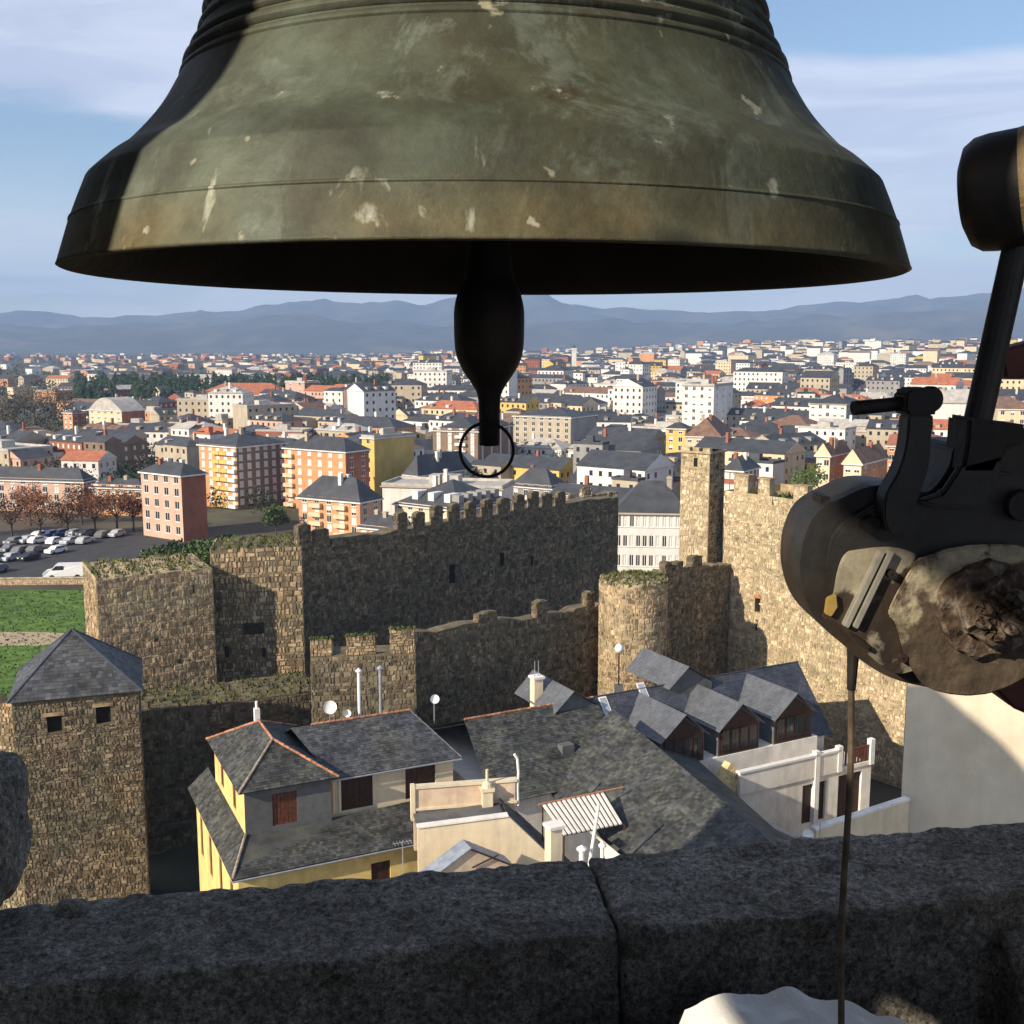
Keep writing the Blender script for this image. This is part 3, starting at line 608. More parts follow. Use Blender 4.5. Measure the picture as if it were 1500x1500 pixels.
    t = Vector((.22,0,0)); m.prism([wa-t+Vector((0,0,2)),wb-t+Vector((0,0,2)),wb+t+Vector((0,0,2)),wa+t+Vector((0,0,2))],[wa-t+Vector((0,0,6.2)),wb-t+Vector((0,0,5.9)),wb+t+Vector((0,0,5.9)),wa+t+Vector((0,0,6.2))]); m.build('courtyard_wall', mat('grey_render', (.42,.40,.35), .9, .2, .7, streak=.30), root)
    # sunlit stone stub beside the terrace
    m = MB(); m.prism([(16.7,-8.3,5.8),(18.6,-8.3,5.8),(18.6,-8.3,8.9),(17.9,-8.3,9.3),(16.7,-8.3,7.9)],[(16.7,-7.6,5.8),(18.6,-7.6,5.8),(18.6,-7.6,8.9),(17.9,-7.6,9.3),(16.7,-7.6,7.9)])
    stones(m, lambda x,y,e:(16.7+x,-8.3-e,5.8+y), 1.9, 3.2, .3, lambda u: 2.1+.9*min(1,u/1.2)); m.build('stone_stub', mat('yellow_stone', (.58,.47,.25), .9, .25, 2, island=.25), root)
    return O, rz
LO, LRZ = long_house()

def loc_root(name, label, cat, px, py, Y, rz=0):
    p = P(px, py, Y=Y); return thing(name, label, cat, (p.x, p.y, 0), rz), p
# cream gabled building
def cream_gable():
    zt = 11.9; a = P(612, 1213, Y=62.2); b = P(742, 1196, Y=63.2); root = thing('cream_gable_house', 'cream rendered gable wall catching the sun at centre bottom', 'house', (a.x, a.y, 0), math.atan2(b.y-a.y, b.x-a.x))
    L = (b-a).xy.length; rise = L*.0
    out = [(0,0),(L+5,0),(L+5,a.z-4.9),(L+.1,b.z),(0,a.z)]
    m = MB(); m.prism([(x,0,z) for x,z in out],[(x,.35,z) for x,z in out]); m.build('gable_wall', M_cream, root)
    m = MB(); slates(m, [(L+.1,.3,b.z-.05),(L+.1,3.4,b.z-.05),(L+5.1,3.4,a.z-4.95),(L+5.1,.3,a.z-4.95)], .3, .4); m.poly([(0,.35,a.z-.3),(L,.35,b.z-.3),(L,3.4,b.z-.3),(0,3.4,a.z-.3)]); m.build('roof', M_slate, root)
    m = MB(); m.prism([(-.05,-.1,a.z),(L+.1,-.1,b.z),(L+.1,-.1,b.z+.1),(-.05,-.1,a.z+.1)],[(-.05,.42,a.z),(L+.1,.42,b.z),(L+.1,.42,b.z+.1),(-.05,.42,a.z+.1)]); m.build('coping', M_pale, root)
    # parapet behind
    m = MB(); zp = a.z+.2; m.box(.05,L+1.1,2.9,3.2,zp-3,zp+1.05); p_ = m.build('parapet', mat('pink_render', (.66,.50,.36), .9, .12, 1, streak=.30), root)
    m = MB(); m.box(-.05,L+1.2,2.8,3.3,zp+1.05,zp+1.2); m.box(-.05,L+1.2,2.8,3.3,zp-.35,zp-.2); m.box(-.12,.14,2.78,3.32,zp-1,zp+1.25); m.build('parapet_coping', M_cream, p_)
    u_ = L*.86; m = MB(); m.box(u_-.32,u_+.32,2.3,2.9,zp-1.2,zp+.75); m.box(u_-.42,u_+.42,2.2,3.0,zp+.75,zp+.95); m.lathe([(.36,0),(.3,.25),(.12,.4),(.01,.42)], 12, (u_,2.6,zp+.95)); m.tube((u_,2.6,zp+1.3),(u_,2.6,zp+2.1),.09,.09,8); m.build('chimney', M_cream, root)
    m = MB(); q = L+1.3; pts = [(q,3.0,zp-.6),(q-.03,3.0,zp+.6),(q+.02,3.0,zp+1.6),(q-.05,3.0,zp+2.5),(q-.25,3.0,zp+2.8)]; m.path(pts, .085, 8); m.build('vent_pipe', M_white, root)
    return root
cream_gable()
# glazed skylight gable below it
def lantern():
    a = P(690, 1243, Y=59.5); root = thing('roof_lantern', 'low grey gabled roof lantern in front of the cream gable wall', 'roof lantern', (a.x, a.y, 0), R(24)); z = a.z
    m = MB(); slates(m, [(0,0,z),(0,1.3,z),(-3.4,1.3,z-1.9),(-3.4,0,z-1.9)], .5, .6); slates(m, [(0,0,z),(2.6,0,z-1.5),(2.6,1.3,z-1.5),(0,1.3,z)], .5, .6); m.build('roof', mat('zinc', (.24,.27,.32), .4, .15, 2, island=.1), root)
    m = MB(); m.poly([(-3.3,.15,z-1.95),(2.5,.15,z-1.6),(0,.15,z-.1)]); m.box(-3.2,2.5,.3,1.2,0,z-2.0); m.build('gable_wall', MATS['pink_render'], root)
    m = MB(); m.tube((.1,.05,z-1.2),(1.7,.05,z-.75),.05,.05,6); m.tube((0,.02,z-.05),(2.5,.02,z-1.5),.06,.06,6); m.build('gable_trim', M_wood_dark, root)
lantern()
# striped corrugated canopy
def canopy():
    c = [P(795,1181,Y=65.5), P(886,1160,Y=67.5), P(914,1207,Y=64.6), P(826,1224,Y=62.8)]; root = thing('striped_canopy', 'small canopy roof of pale and dark corrugated strips', 'canopy', (c[0].x, c[0].y, 0))
    o = Vector((c[0].x, c[0].y, 0)); q = [p - o for p in c]; n = 13
    for i in range(n):
        a = q[0].lerp(q[1], i/n); b = q[0].lerp(q[1], (i+.55)/n); d = q[3].lerp(q[2], i/n); e = q[3].lerp(q[2], (i+.55)/n); z = Vector((0,0,.09))
        m = MB(); m.prism([a,b,e,d],[a+z,b+z,e+z,d+z]); m.build('strip', M_pale, root)
    z = Vector((0,0,.05)); m = MB(); m.prism([p-z for p in q],[p for p in q]); m.build('underlay', M_wood_dark, root)
    m = MB(); m.tube(q[0]+Vector((-.3,0,.1)), q[1]+Vector((1.2,.4,.15)), .06, .06, 6); m.tube(q[2]+Vector((0,0,-.05)), q[2]+Vector((.3,.2,-1.5)), .05,.05,6); m.build('edge_pole', M_terra, root)
    for p in (q[3], q[2], q[0]): m = MB(); m.tube(p-Vector((0,0,3)), p, .05, .05, 6); m.build('post', M_wood_dark, root)
canopy()
def chimney_stack(label, px, pyt, pyb, Y, w, pots, m_=None):
    t = P(px, pyt, Y=Y); b = P(px, pyb, Y=Y); root = thing('chimney_stack', label, 'chimney', (t.x, t.y, b.z-1.5), R(26)); h = t.z-b.z+1.5
    m = MB(); m.box(-w/2,w/2,-w/2,w/2,0,h-.18); m.build('shaft', m_ or M_cream, root); m = MB(); m.box(-w/2-.1,w/2+.1,-w/2-.1,w/2+.1,h-.18,h); m.build('cap', M_pale, root)
    for i in range(pots):
        x = (i-(pots-1)/2)*.32; m = MB(); m.tube((x,0,h),(x,0,h+1.2),.03,.03,6); m.build('aerial_rod', M_metal, root)
chimney_stack('pale chimney stack with two thin rods on the mossy long roof', 786, 990, 1030, 83, .75, 2)
chimney_stack('square cream chimney beside the striped canopy', 811, 1207, 1262, 60.5, .75, 0)
def pipe(label, px, pt, pb, Y, r, m_, hood=True, lean=0):
    t = P(px, pt, Y=Y); b = P(px, pb, Y=Y); root = thing('flue_pipe', label, 'flue pipe', (b.x, b.y, b.z-.6)); h = t.z-b.z+.6
    m = MB(); m.tube((0,0,0),(lean,0,h),r,r,10); m.build('pipe', m_, root)
    if hood: m = MB(); m.lathe([(r*1.05,-.05),(r*1.9,.02),(r*1.9,.1),(.01,.3)], 12, (lean,0,h)); m.build('hood', m_, root)
pipe('tall white metal flue standing in front of the mossy turret', 527, 984, 1058, 80, .13, M_white)
pipe('grey metal flue right of the taller white flue', 558, 980, 1052, 80.5, .13, M_metal)
pipe('white slanting vent pipe beside the square cream chimney', 862, 1178, 1262, 60, .1, M_white, False, .55)
pipe('stubby white vent at the foot of the slanting pipe', 852, 1245, 1272, 59.2, .16, M_white)
pipe('small white vent right of the slanting pipe', 882, 1240, 1270, 59.6, .12, M_white)
def dish(label, px, py, Y, r):
    p = P(px, py, Y=Y); root = thing('satellite_dish', label, 'satellite dish', (p.x, p.y, p.z-1.2), R(30))
    m = MB(); m.lathe([(.01,0),(r*.5,.05),(r*.85,.14),(r,.22)], 16); o = m.build('dish', M_white, root, True); o.location = (0,-.1,1.2); o.rotation_euler = (R(65),0,R(-25))
    m = MB(); m.tube((0,0,-.8),(0,0,1.25),.05,.05,6); m.build('mast', M_metal, root); m = MB(); m.tube((0,-.1,1.0),(-.15,-.75,1.35),.02,.02,5); m.build('feed_arm', M_metal, root)
dish('white satellite dish on the ridge left of the flues', 483, 1036, 79, .5)
dish('small white dish beside the tall white flue', 508, 1045, 79.4, .3)
dish('white dish on the roofs in front of the outer wall', 636, 1024, 82, .35)
dish('white dish by the courtyard wall at lower right', 1180, 1222, 62, .35)
def aerial(label, px, pt, pb, Y):
    t = P(px, pt, Y=Y); b = P(px, pb, Y=Y); root = thing('roof_aerial', label, 'aerial', (b.x, b.y, b.z-.8), R(20)); h = t.z-b.z+.8
    m = MB(); m.tube((0,0,0),(0,0,h),.03,.03,6); m.build('mast', M_metal, root)
    m = MB(); m.tube((-.6,0,h-.1),(.6,.1,h-.1),.02,.02,5)
    for k in range(6): m.tube((-.5+k*.2,-.3,h-.1),(-.5+k*.2,.3,h-.1),.015,.015,4)
    m.build('dipole_array', M_metal, root)
aerial('thin aerial above the front wall of the yellow house', 590, 1232, 1262, 62)
aerial('thin aerial by the courtyard wall', 1200, 1205, 1240, 62)
aerial('thin aerial on the roof of the mossy long house', 1052, 1176, 1215, 64)
def lamp():
    p = P(907, 950, Y=92); root = thing('globe_lamp', 'white globe street lamp in front of the round tower', 'street lamp', (p.x, p.y, 0))
    m = MB(); m.tube((0,0,0),(0,0,p.z-.3),.09,.06,8); m.build('post', M_iron, root); m = MB(); m.lathe([(.02,-.42),(.28,-.3),(.42,0),(.28,.3),(.02,.42)], 16, (0,0,p.z)); m.build('globe', M_white, root, True)
    m = MB(); m.box(-.35,.35,-.3,.3,0,p.z-3.2); m.build('pedestal', M_slatewall, root)
lamp()
# right cream house
def right_house():
    a = P(1329, 1008, Y=70); b = P(1560, 1015, Y=66); root = thing('cream_end_house', 'tall plain cream house wall behind the bell hammer at right', 'house', (a.x, a.y, 0), math.atan2(b.y-a.y, b.x-a.x)); L = 15
    m = MB(); a.z += 1.6; m.box(0,L,0,12,-5,a.z); m.build('wall', mat('plain_cream_render', (.62,.54,.41), .9, .08, .5, .05, 30, col2=(.54,.46,.34), c2lo=.5, c2hi=.7, streak=.12), root)
    cs = [(-.4,-.4,a.z),(L+.4,-.4,a.z),(L+.4,12.4,a.z),(-.4,12.4,a.z)]; m = MB(); slates(m, [cs[0],cs[1],(L-5,6,a.z+3),(5,6,a.z+3)], .4, .5); slates(m, [cs[3],cs[0],(5,6,a.z+3)], .4, .5); slates(m, [cs[1],cs[2],(L-5,6,a.z+3)], .5, .6); slates(m, [cs[2],cs[3],(5,6,a.z+3),(L-5,6,a.z+3)], .5, .6); m.box(-.4,L+.4,-.4,12.4,a.z-.12,a.z-.02); m.build('roof', M_slate, root)
    gutter(root, (-.4,-.45,a.z-.1), (L+.4,-.45,a.z-.1))
right_house()
def low_wall():
    a = P(1196, 1216, Y=66); b = P(1332, 1172, Y=69); root = thing('courtyard_boundary_wall', 'low sunlit cream wall beside the garage courtyard', 'wall', (a.x, a.y, 0), math.atan2(b.y-a.y, b.x-a.x)); L = (b-a).xy.length
    m = MB(); m.prism([(0,0,0),(L,0,0),(L,0,b.z),(0,0,a.z)],[(0,.3,0),(L,.3,0),(L,.3,b.z),(0,.3,a.z)]); m.build('wall', M_cream, root)
    m = MB(); m.prism([(-.1,-.1,a.z),(L,-.1,b.z),(L,-.1,b.z+.15),(-.1,-.1,a.z+.15)],[(-.1,.4,a.z),(L,.4,b.z),(L,.4,b.z+.15),(-.1,.4,a.z+.15)]); m.build('coping', M_pale, root)
low_wall()

# ------------------------------------------------------------------ the town
PAL = {
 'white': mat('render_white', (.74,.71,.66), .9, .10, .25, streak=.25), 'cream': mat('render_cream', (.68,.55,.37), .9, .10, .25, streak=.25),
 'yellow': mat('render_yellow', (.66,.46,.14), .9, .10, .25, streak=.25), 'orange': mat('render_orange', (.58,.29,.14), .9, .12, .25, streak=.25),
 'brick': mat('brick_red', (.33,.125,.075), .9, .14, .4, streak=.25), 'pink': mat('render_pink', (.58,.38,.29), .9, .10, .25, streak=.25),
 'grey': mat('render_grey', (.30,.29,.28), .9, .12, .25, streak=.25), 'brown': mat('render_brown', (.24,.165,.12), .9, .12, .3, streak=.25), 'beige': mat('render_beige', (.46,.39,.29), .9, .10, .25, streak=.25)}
ROOF = {'slate': mat('town_slate', (.055,.058,.066), .6, .25, .4, spec=.4), 'red': mat('town_red_tile', (.42,.15,.08), .85, .2, .5), 'brown': mat('town_brown_tile', (.20,.12,.085), .85, .25, .5), 'pale': mat('town_pale_roof', (.45,.42,.38), .8, .2, .5)}
WM = {'dark': mat('town_glass', (.03,.033,.04), .15, .2, .6, spec=.6), 'white': mat('white_blind', (.72,.70,.66), .6, .12, .8)}
def roof_mesh(m, w, d, h, kind, rise, ov=.4, mi=0):
    a,b,c,e = (-ov,-ov,h),(w+ov,-ov,h),(w+ov,d+ov,h),(-ov,d+ov,h)
    if kind == 'flat':
        m.box(-.15,w+.15,-.15,.25,h,h+.7,mi); m.box(-.15,w+.15,d-.25,d+.15,h,h+.7,mi); m.box(-.15,.25,.25,d-.25,h,h+.7,mi); m.box(w-.25,w+.15,.25,d-.25,h,h+.7,mi); m.poly([(0,0,h+.1),(w,0,h+.1),(w,d,h+.1),(0,d,h+.1)],mi); m.box(w*.35,w*.6,d*.35,d*.65,h+.1,h+2.2,mi); return
    if kind == 'arch':
        n = 10; pr = [(w*i/n, h + rise*math.sin(math.pi*i/n)) for i in range(n+1)]
        m.prism([(x,-.1,z) for x,z in pr],[(x,d+.1,z) for x,z in pr],mi); return
    if w >= d:
        k = d/2 if kind == 'hip' else 0; r0, r1 = (k-ov*(k==0), d/2, h+rise), (w-k+ov*(k==0), d/2, h+rise)
        m.poly([a,b,r1,r0],mi); m.poly([c,e,r0,r1],mi); m.poly([e,a,r0],mi if k else mi+1); m.poly([b,c,r1],mi if k else mi+1)
    else:
        k = w/2 if kind == 'hip' else 0; r0, r1 = (w/2, k-ov*(k==0), h+rise), (w/2, d-k+ov*(k==0), h+rise)
        m.poly([b,c,r1,r0],mi); m.poly([e,a,r0,r1],mi); m.poly([a,b,r0],mi if k else mi+1); m.poly([c,e,r1],mi if k else mi+1)
    m.poly([a,e,c,b],mi)
WIN = {}
def win_mesh(w, h, wm, fm):
    key = (round(w,1), round(h,1), wm, fm)
    if key not in WIN:
        w, h = key[0], key[1]; m = MB(); t = .09
        m.box(-.12,w+.12,-.14,.0,-.1,-.01,1)
        if wm == 'half': m.box(t,w-t,.05,.075,h*random.uniform(.35,.6),h-t,2)
        m.box(0,w,.08,.12,0,h,0); m.box(0,w,0,.08,0,t,1); m.box(0,w,0,.08,h-t,h,1); m.box(0,t,0,.08,t,h-t,1); m.box(w-t,w,0,.08,t,h-t,1); m.box(w/2-.04,w/2+.04,.01,.08,t,h-t,1)
        WIN[key] = m.mesh('window', [WM['dark' if wm == 'half' else wm], PAL[fm], WM['white']])
    return WIN[key]
FOOT = []
def footprint(o, rz, w, d): FOOT.append((o[0]+math.cos(rz)*w/2-math.sin(rz)*d/2, o[1]+math.sin(rz)*w/2+math.cos(rz)*d/2, max(w,d)*.62))
def apartment(name, label, o, rz, w, d, h, wall, roof='hip', rm='slate', rise=3, floors=5, cols=5, scols=3, wf=('dark','half'), ws=('dark','half'), side=None, fm='white', cat='building', z0=0, bands=None, balcony=(), ww=1.3, wh=1.5):
    root = thing(name, label, cat, (o[0], o[1], z0), rz); footprint(o, rz, w, d); h -= z0; fh = min(3.4, h/(floors+.15))
    base = h - floors*fh
    def ops(L, n):
        st = L/n if n else 1; return [(st*(i+.5)-ww/2, base+fh*j+.9, st*(i+.5)+ww/2, base+fh*j+.9+wh) for i in range(n) for j in range(floors) if base+fh*j+.9 > .3]
    of, os_ = ops(w, cols), ops(d, scols)
    m = MB(); panel(m, (0,0,0), (1,0,0), w, h, of, (0,-1,0), .15); m.build('front_wall', PAL[wall], root)
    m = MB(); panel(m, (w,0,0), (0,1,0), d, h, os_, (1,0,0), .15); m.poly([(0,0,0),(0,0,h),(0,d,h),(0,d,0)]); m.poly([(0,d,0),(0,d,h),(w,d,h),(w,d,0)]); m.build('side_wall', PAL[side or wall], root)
    for k, (a,b,c,e) in enumerate(of): link('window', win_mesh(ww, wh, random.choice(wf), fm), root, (a,.03,b))
    for k, (a,b,c,e) in enumerate(os_): link('window', win_mesh(ww, wh, random.choice(ws), fm), root, (w-.03,a,b), R(90))
    m = MB(); roof_mesh(m, w, d, h+.02, roof, rise); rf = m.build('roof', [ROOF[rm], PAL[wall]], root)
    for k in range(random.randint(1,3)):
        a, b = rnd(.25,.75)*w, rnd(.3,.7)*d; q = MB(); q.box(a-.4,a+.4,b-.4,b+.4,h,h+rise+rnd(.5,1.2)); q.box(a-.5,a+.5,b-.5,b+.5,h+rise+.4,h+rise+.55); q.build('chimney', PAL[random.choice(['beige','brick','white'])], rf)
    m = MB(); m.box(-.45,w+.45,-.45,-.3,h-.3,h); m.box(w+.3,w+.45,-.3,d+.45,h-.3,h); m.build('cornice', PAL['white' if wall != 'white' else 'beige'], root)
    for (c0, c1, col) in (bands or ()):
        st = w/cols
        for j in range(floors):
            q = MB(); q.box(c0*st+.1,c1*st-.1,-.9,-.02,base+fh*j+.05,base+fh*j+.95); q.build('balcony', PAL[col], root)
    return root
def by_corner(xL, xc, xR, yt, Y, th):
    """footprint from the near corner seen at xc, front running left to xL and side running right to xR"""
    c = P(xc, yt, Y=Y); th = R(th); u = Vector((math.cos(th), -math.sin(th))); v = Vector((math.sin(th), math.cos(th)))
    D = c.y*math.cos(PH) - (c.z-H)*math.sin(PH)
    def solve(px, d):
        k = (px-750)/F; return (k*D - c.x)/(d.x - k*d.y*math.cos(PH))
    w = abs(solve(xL, -u)); d = abs(solve(xR, v)); d = min(max(d, 5), 40)
    return (c.xy - u*w, -th, w, d, c.z)
def block(name, label, xL, xc, xR, yt, Y, th, wall, **kw):
    o, rz, w, d, h = by_corner(xL, xc, xR, yt, Y, th); return apartment(name, label, o, rz, w, d, h, wall, **kw)
block('apartment_block', 'long pink four-storey block behind the russet trees at far left', -130, 122, 132, 706, 262, 12, 'pink', rise=3, floors=4, cols=16, scols=3, wf=('dark','white'))
block('apartment_block', 'orange block behind russet trees, left of the striped brick tower', 134, 208, 214, 716, 258, 14, 'orange', rise=2, floors=4, cols=6, scols=2, wf=('white','dark','half'))
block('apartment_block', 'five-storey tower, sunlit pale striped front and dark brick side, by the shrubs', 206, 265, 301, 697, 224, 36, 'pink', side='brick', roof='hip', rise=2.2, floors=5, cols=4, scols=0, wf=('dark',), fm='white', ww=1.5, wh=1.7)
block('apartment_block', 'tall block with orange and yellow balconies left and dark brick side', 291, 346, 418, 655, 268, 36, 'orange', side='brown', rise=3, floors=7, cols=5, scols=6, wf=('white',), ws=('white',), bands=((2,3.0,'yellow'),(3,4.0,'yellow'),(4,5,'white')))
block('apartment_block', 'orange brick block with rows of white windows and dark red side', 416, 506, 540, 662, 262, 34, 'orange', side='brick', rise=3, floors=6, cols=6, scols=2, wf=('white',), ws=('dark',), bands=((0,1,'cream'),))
block('apartment_block', 'windowless mustard yellow block left of the clapper', 530, 548, 606, 642, 292, 40, 'yellow', side='yellow', rise=1.5, roof='flat', rm='pale', floors=6, cols=1, scols=0)
block('apartment_block', 'cream and orange house with slate hip roof behind the curtain wall', 437, 527, 558, 736, 226, 30, 'orange', side='pink', rise=4.5, floors=4, cols=5, scols=2, wf=('white','dark','half'), bands=((1,2,'cream'),(3,4,'cream')))
block('apartment_block', 'low orange brick annex with slate lean roof above the curtain wall', 526, 578, 583, 777, 214, 30, 'orange', rise=2.5, floors=2, cols=4, scols=1, wf=('white',))
mr = block('apartment_block', 'long cream building with slate mansard roof above the merlons', 578, 672, 748, 748, 226, 36, 'cream', side='beige', rise=5, floors=3, cols=6, scols=6, ws=('dark',))
block('apartment_block', 'broad white block with pale flat roof behind the mansard roof', 560, 735, 752, 716, 250, 12, 'white', roof='flat', rm='pale', floors=2, cols=0, scols=0)
block('apartment_block', 'small house with steep slate hip roof left of the ring', 592, 612, 692, 697, 288, 38, 'cream', side='grey', rise=5, floors=3, cols=2, scols=4, ws=('white',))
block('apartment_block', 'brown block with tall white window strips behind the clapper ring', 634, 700, 752, 632, 335, 20, 'brown', side='brown', rise=3.5, floors=6, cols=4, scols=4, wf=('white',), ws=('white',), wh=2.2, bands=((2,3,'white'),))
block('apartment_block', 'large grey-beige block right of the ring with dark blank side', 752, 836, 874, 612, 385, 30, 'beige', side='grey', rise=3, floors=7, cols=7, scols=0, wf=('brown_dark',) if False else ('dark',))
block('apartment_block', 'slate roofed house between ring and turret', 748, 808, 830, 716, 270, 32, 'grey', side='grey', rise=4.5, floors=3, cols=4, scols=2)
block('civic_building', 'pale modern building with glazed front and slate roof left of the turret', 902, 1008, 1012, 752, 186, 6, 'white', rise=5, floors=3, cols=11, scols=1, wf=('white','dark','white'), ww=.8, wh=2.0)
block('apartment_block', 'narrow yellow tower house just left of the tall turret', 976, 1004, 1012, 628, 330, 25, 'yellow', rise=2, floors=6, cols=2, scols=1)
block('apartment_block', 'brown roofed block behind the top of the tall turret', 1004, 1056, 1072, 640, 318, 18, 'cream', roof='hip', rm='brown', rise=5, floors=5, cols=4, scols=1)
block('apartment_block', 'white high block above the tall turret', 1000, 1046, 1074, 565, 440, 30, 'white', roof='flat', rm='pale', floors=8, cols=4, scols=3)
block('apartment_block', 'white block with square windows right of the turret, below the skyline', 1186, 1240, 1262, 592, 420, 30, 'white', side='grey', rise=3, floors=6, cols=5, scols=3)
block('apartment_block', 'dark red brick house with white windows right of the tall turret', 1060, 1088, 1112, 690, 250, 34, 'brick', side='brick', rise=3, floors=4, cols=3, scols=4, wf=('white',), ws=('white',))
block('apartment_block', 'pale yellow house with red flank beside the green tree', 1196, 1216, 1244, 668, 262, 36, 'cream', side='orange', rise=3, rm='brown', floors=4, cols=2, scols=3, roof='gable')
block('apartment_block', 'cream house with brown gable roof behind the bracket arm', 1236, 1262, 1300, 680, 256, 36, 'cream', side='orange', rise=3.4, rm='brown', floors=4, cols=2, scols=3, roof='gable')
block('apartment_block', 'orange terrace between bracket arm and hammer shaft', 1300, 1380, 1402, 655, 300, 20, 'orange', side='pink', rise=2, rm='red', floors=5, cols=6, scols=2, wf=('white','dark','half'))
block('apartment_block', 'slate roofed brick terrace under the hammer shaft', 1322, 1372, 1420, 692, 262, 24, 'orange', rise=4.5, floors=4, cols=4, scols=2, wf=('white',))
block('apartment_block', 'white gabled hall right of the bracket knob', 1364, 1422, 1432, 590, 430, 12, 'white', rise=5, roof='gable', rm='pale', floors=3, cols=0, scols=0)
block('apartment_block', 'pale yellow block at the right edge behind the hammer', 1462, 1520, 1530, 600, 380, 20, 'cream', rise=3, rm='brown', floors=6, cols=4, scols=2)
block('apartment_block', 'orange roofed block below the hammer at right edge', 1464, 1515, 1530, 640, 330, 20, 'orange', rise=2, rm='red', floors=5, cols=4, scols=1, wf=('white',))
block('arched_building', 'pale building with arched gable front at left, windowless brick flank', 130, 178, 212, 602, 440, 34, 'cream', side='brick', roof='arch', rise=5, rm='pale', floors=6, cols=5, scols=0)
block('apartment_block', 'small orange and cream tower left of the arched building', 92, 106, 126, 605, 455, 34, 'orange', side='brick', rise=1.5, floors=6, cols=2, scols=2)
block('barracks_building', 'long building with red tile roof, left of its square tower', 285, 420, 440, 579, 640, 6, 'beige', rise=6.5, rm='red', floors=3, cols=14, scols=2)
block('barracks_building', 'long building with red tile roof, right of its square tower', 464, 556, 566, 579, 640, 6, 'pink', rise=6.0, rm='red', floors=3, cols=10, scols=2)
block('barracks_tower', 'square pinkish tower between the two red-roofed barracks', 418, 446, 467, 560, 610, 34, 'pink', side='brown', roof='flat', rm='pale', floors=7, cols=2, scols=2)
block('apartment_block', 'yellow block right of the red-roofed barracks', 571, 604, 618, 562, 640, 20, 'yellow', rise=2.5, floors=6, cols=4, scols=2)
block('apartment_block', 'brick terrace in front of the red-roofed barracks', 308, 410, 424, 592, 560, 10, 'pink', side='brick', rise=3, floors=4, cols=12, scols=2, wf=('white','dark','half'))
def white_spire():
    p = P(841, 508, Y=1500); o = thing('white_spire', 'thin white tower standing above the distant roofs', 'tower', (p.x, p.y, 0)); FOOT.append((p.x, p.y, 8))
    m = MB(); m.box(-3,3,-3,3,0,p.z-4); m.build('shaft', PAL['white'], o); m = MB(); m.box(-3.6,3.6,-3.6,3.6,p.z-4,p.z-1.5); m.build('belfry_stage', PAL['white'], o); m = MB(); m.add([(-3.6,-3.6,p.z-1.5),(3.6,-3.6,p.z-1.5),(3.6,3.6,p.z-1.5),(-3.6,3.6,p.z-1.5),(0,0,p.z+3)],[(0,1,4),(1,2,4),(2,3,4),(3,0,4)]); m.build('spire', ROOF['slate'], o)
white_spire()
# dormers on the mansard roof
def mansard_dormers():
    w = mr.children[0].dimensions.x; h = [c for c in mr.children if c.name.startswith('front_wall')][0]; zt = max(v.co.z for v in h.data.vertices)
    d = max(v.co.y for v in [c for c in mr.children if c.name.startswith('side_wall')][0].data.vertices); wf = max(v.co.x for v in h.data.vertices)
    rf = [c for c in mr.children if c.name.startswith('roof')][0]; k = min(w, d)/2
    for i in range(3):
        m = MB(); x = wf*(.25+.25*i); m.box(x-.8,x+.8,1.6,5,zt+.6,zt+2.4); m.build('dormer', PAL['white'], rf)
    for i in range(5):
        m = MB(); y = d*(.16+.17*i); m.box(wf-5,wf-1.6,y-.8,y+.8,zt+.6,zt+2.3); m.build('dormer', PAL['grey'], rf)
mansard_dormers()

# --- the many smaller town houses: the 300 that show largest are single things, the rest one mass
town_rng = random.Random(11)
def free(x, y, r):
    for a, b, c in FOOT:
        if (x-a)**2 + (y-b)**2 < (r*.55+c*.9)**2: return False
    return True
def town_spots():
    out = []; y = 232.0
    while y < 4300:
        step = 15 + y*.011; x = -.56*y - 20
        while x < .56*y + 20:
            px = 750 + F*x/(y*math.cos(PH)+H*math.sin(PH)); xx = x + town_rng.uniform(-.3,.3)*step; yy = y + town_rng.uniform(-.35,.35)*step
            dens = .86
            if px < 600: dens = .84 if y < 620 else (.14 if y < 1000 else .24)
            if px < 110: dens = .55 if y < 420 else .10
            if px > 600 and y > 2600: dens = .55
            if y < 305 and px < 640: dens = 0
            if y < 262 and px > 430: dens = .25
            w = town_rng.uniform(9, 21); d = town_rng.uniform(9, 15); big = town_rng.random()
            hh = town_rng.uniform(6, 10.5) if big < .42 else town_rng.uniform(10, 16.5) if big < .88 else town_rng.uniform(17, 25)
            if hh > 10: w = town_rng.uniform(13, 30)
            if px < 600 and y > 700: hh = min(hh, 8)
            if y < 460: hh = min(hh, 10.5 if px < 640 else 11.5)
            if y < 420 and 600 < px < 900: hh = min(hh, 5.5); dens = .6
            if y < 300 and 1040 < px < 1420: dens = .08
            if y < 620 and px < 300: hh = min(hh, 9)
            if town_rng.random() < dens and free(xx, yy, max(w,d)*.5):
                FOOT.append((xx, yy, max(w,d)*.40)) if y < 900 else None
                out.append((xx, yy, w, d, hh))
            x += step
        y += step*1.02
    return out
spots = town_spots()
def style(i, px, y):
    r = town_rng.random()
    if px < 600: wl = town_rng.choices(['white','cream','pink','brick','orange','beige','brown'], [3,3,2,2,2,3,1])[0]
    else: wl = town_rng.choices(['white','cream','pink','brick','orange','beige','grey','yellow'], [9,4,.9,.6,.6,2.6,1.8,.4])[0]
    rf = town_rng.choices(['hip','gable','flat'], [4,4,1.6])[0]
    rm = town_rng.choices(['slate','red','brown','pale'], [9,.55,.9,.8])[0]
    if rf == 'flat': rm = 'pale'
    return wl, rf, rm
def px_of(x, y, z): return proj(Vector((x, y, z)))
sized = sorted(spots, key=lambda s: -(s[4]+2)*s[2]/s[1]**2)
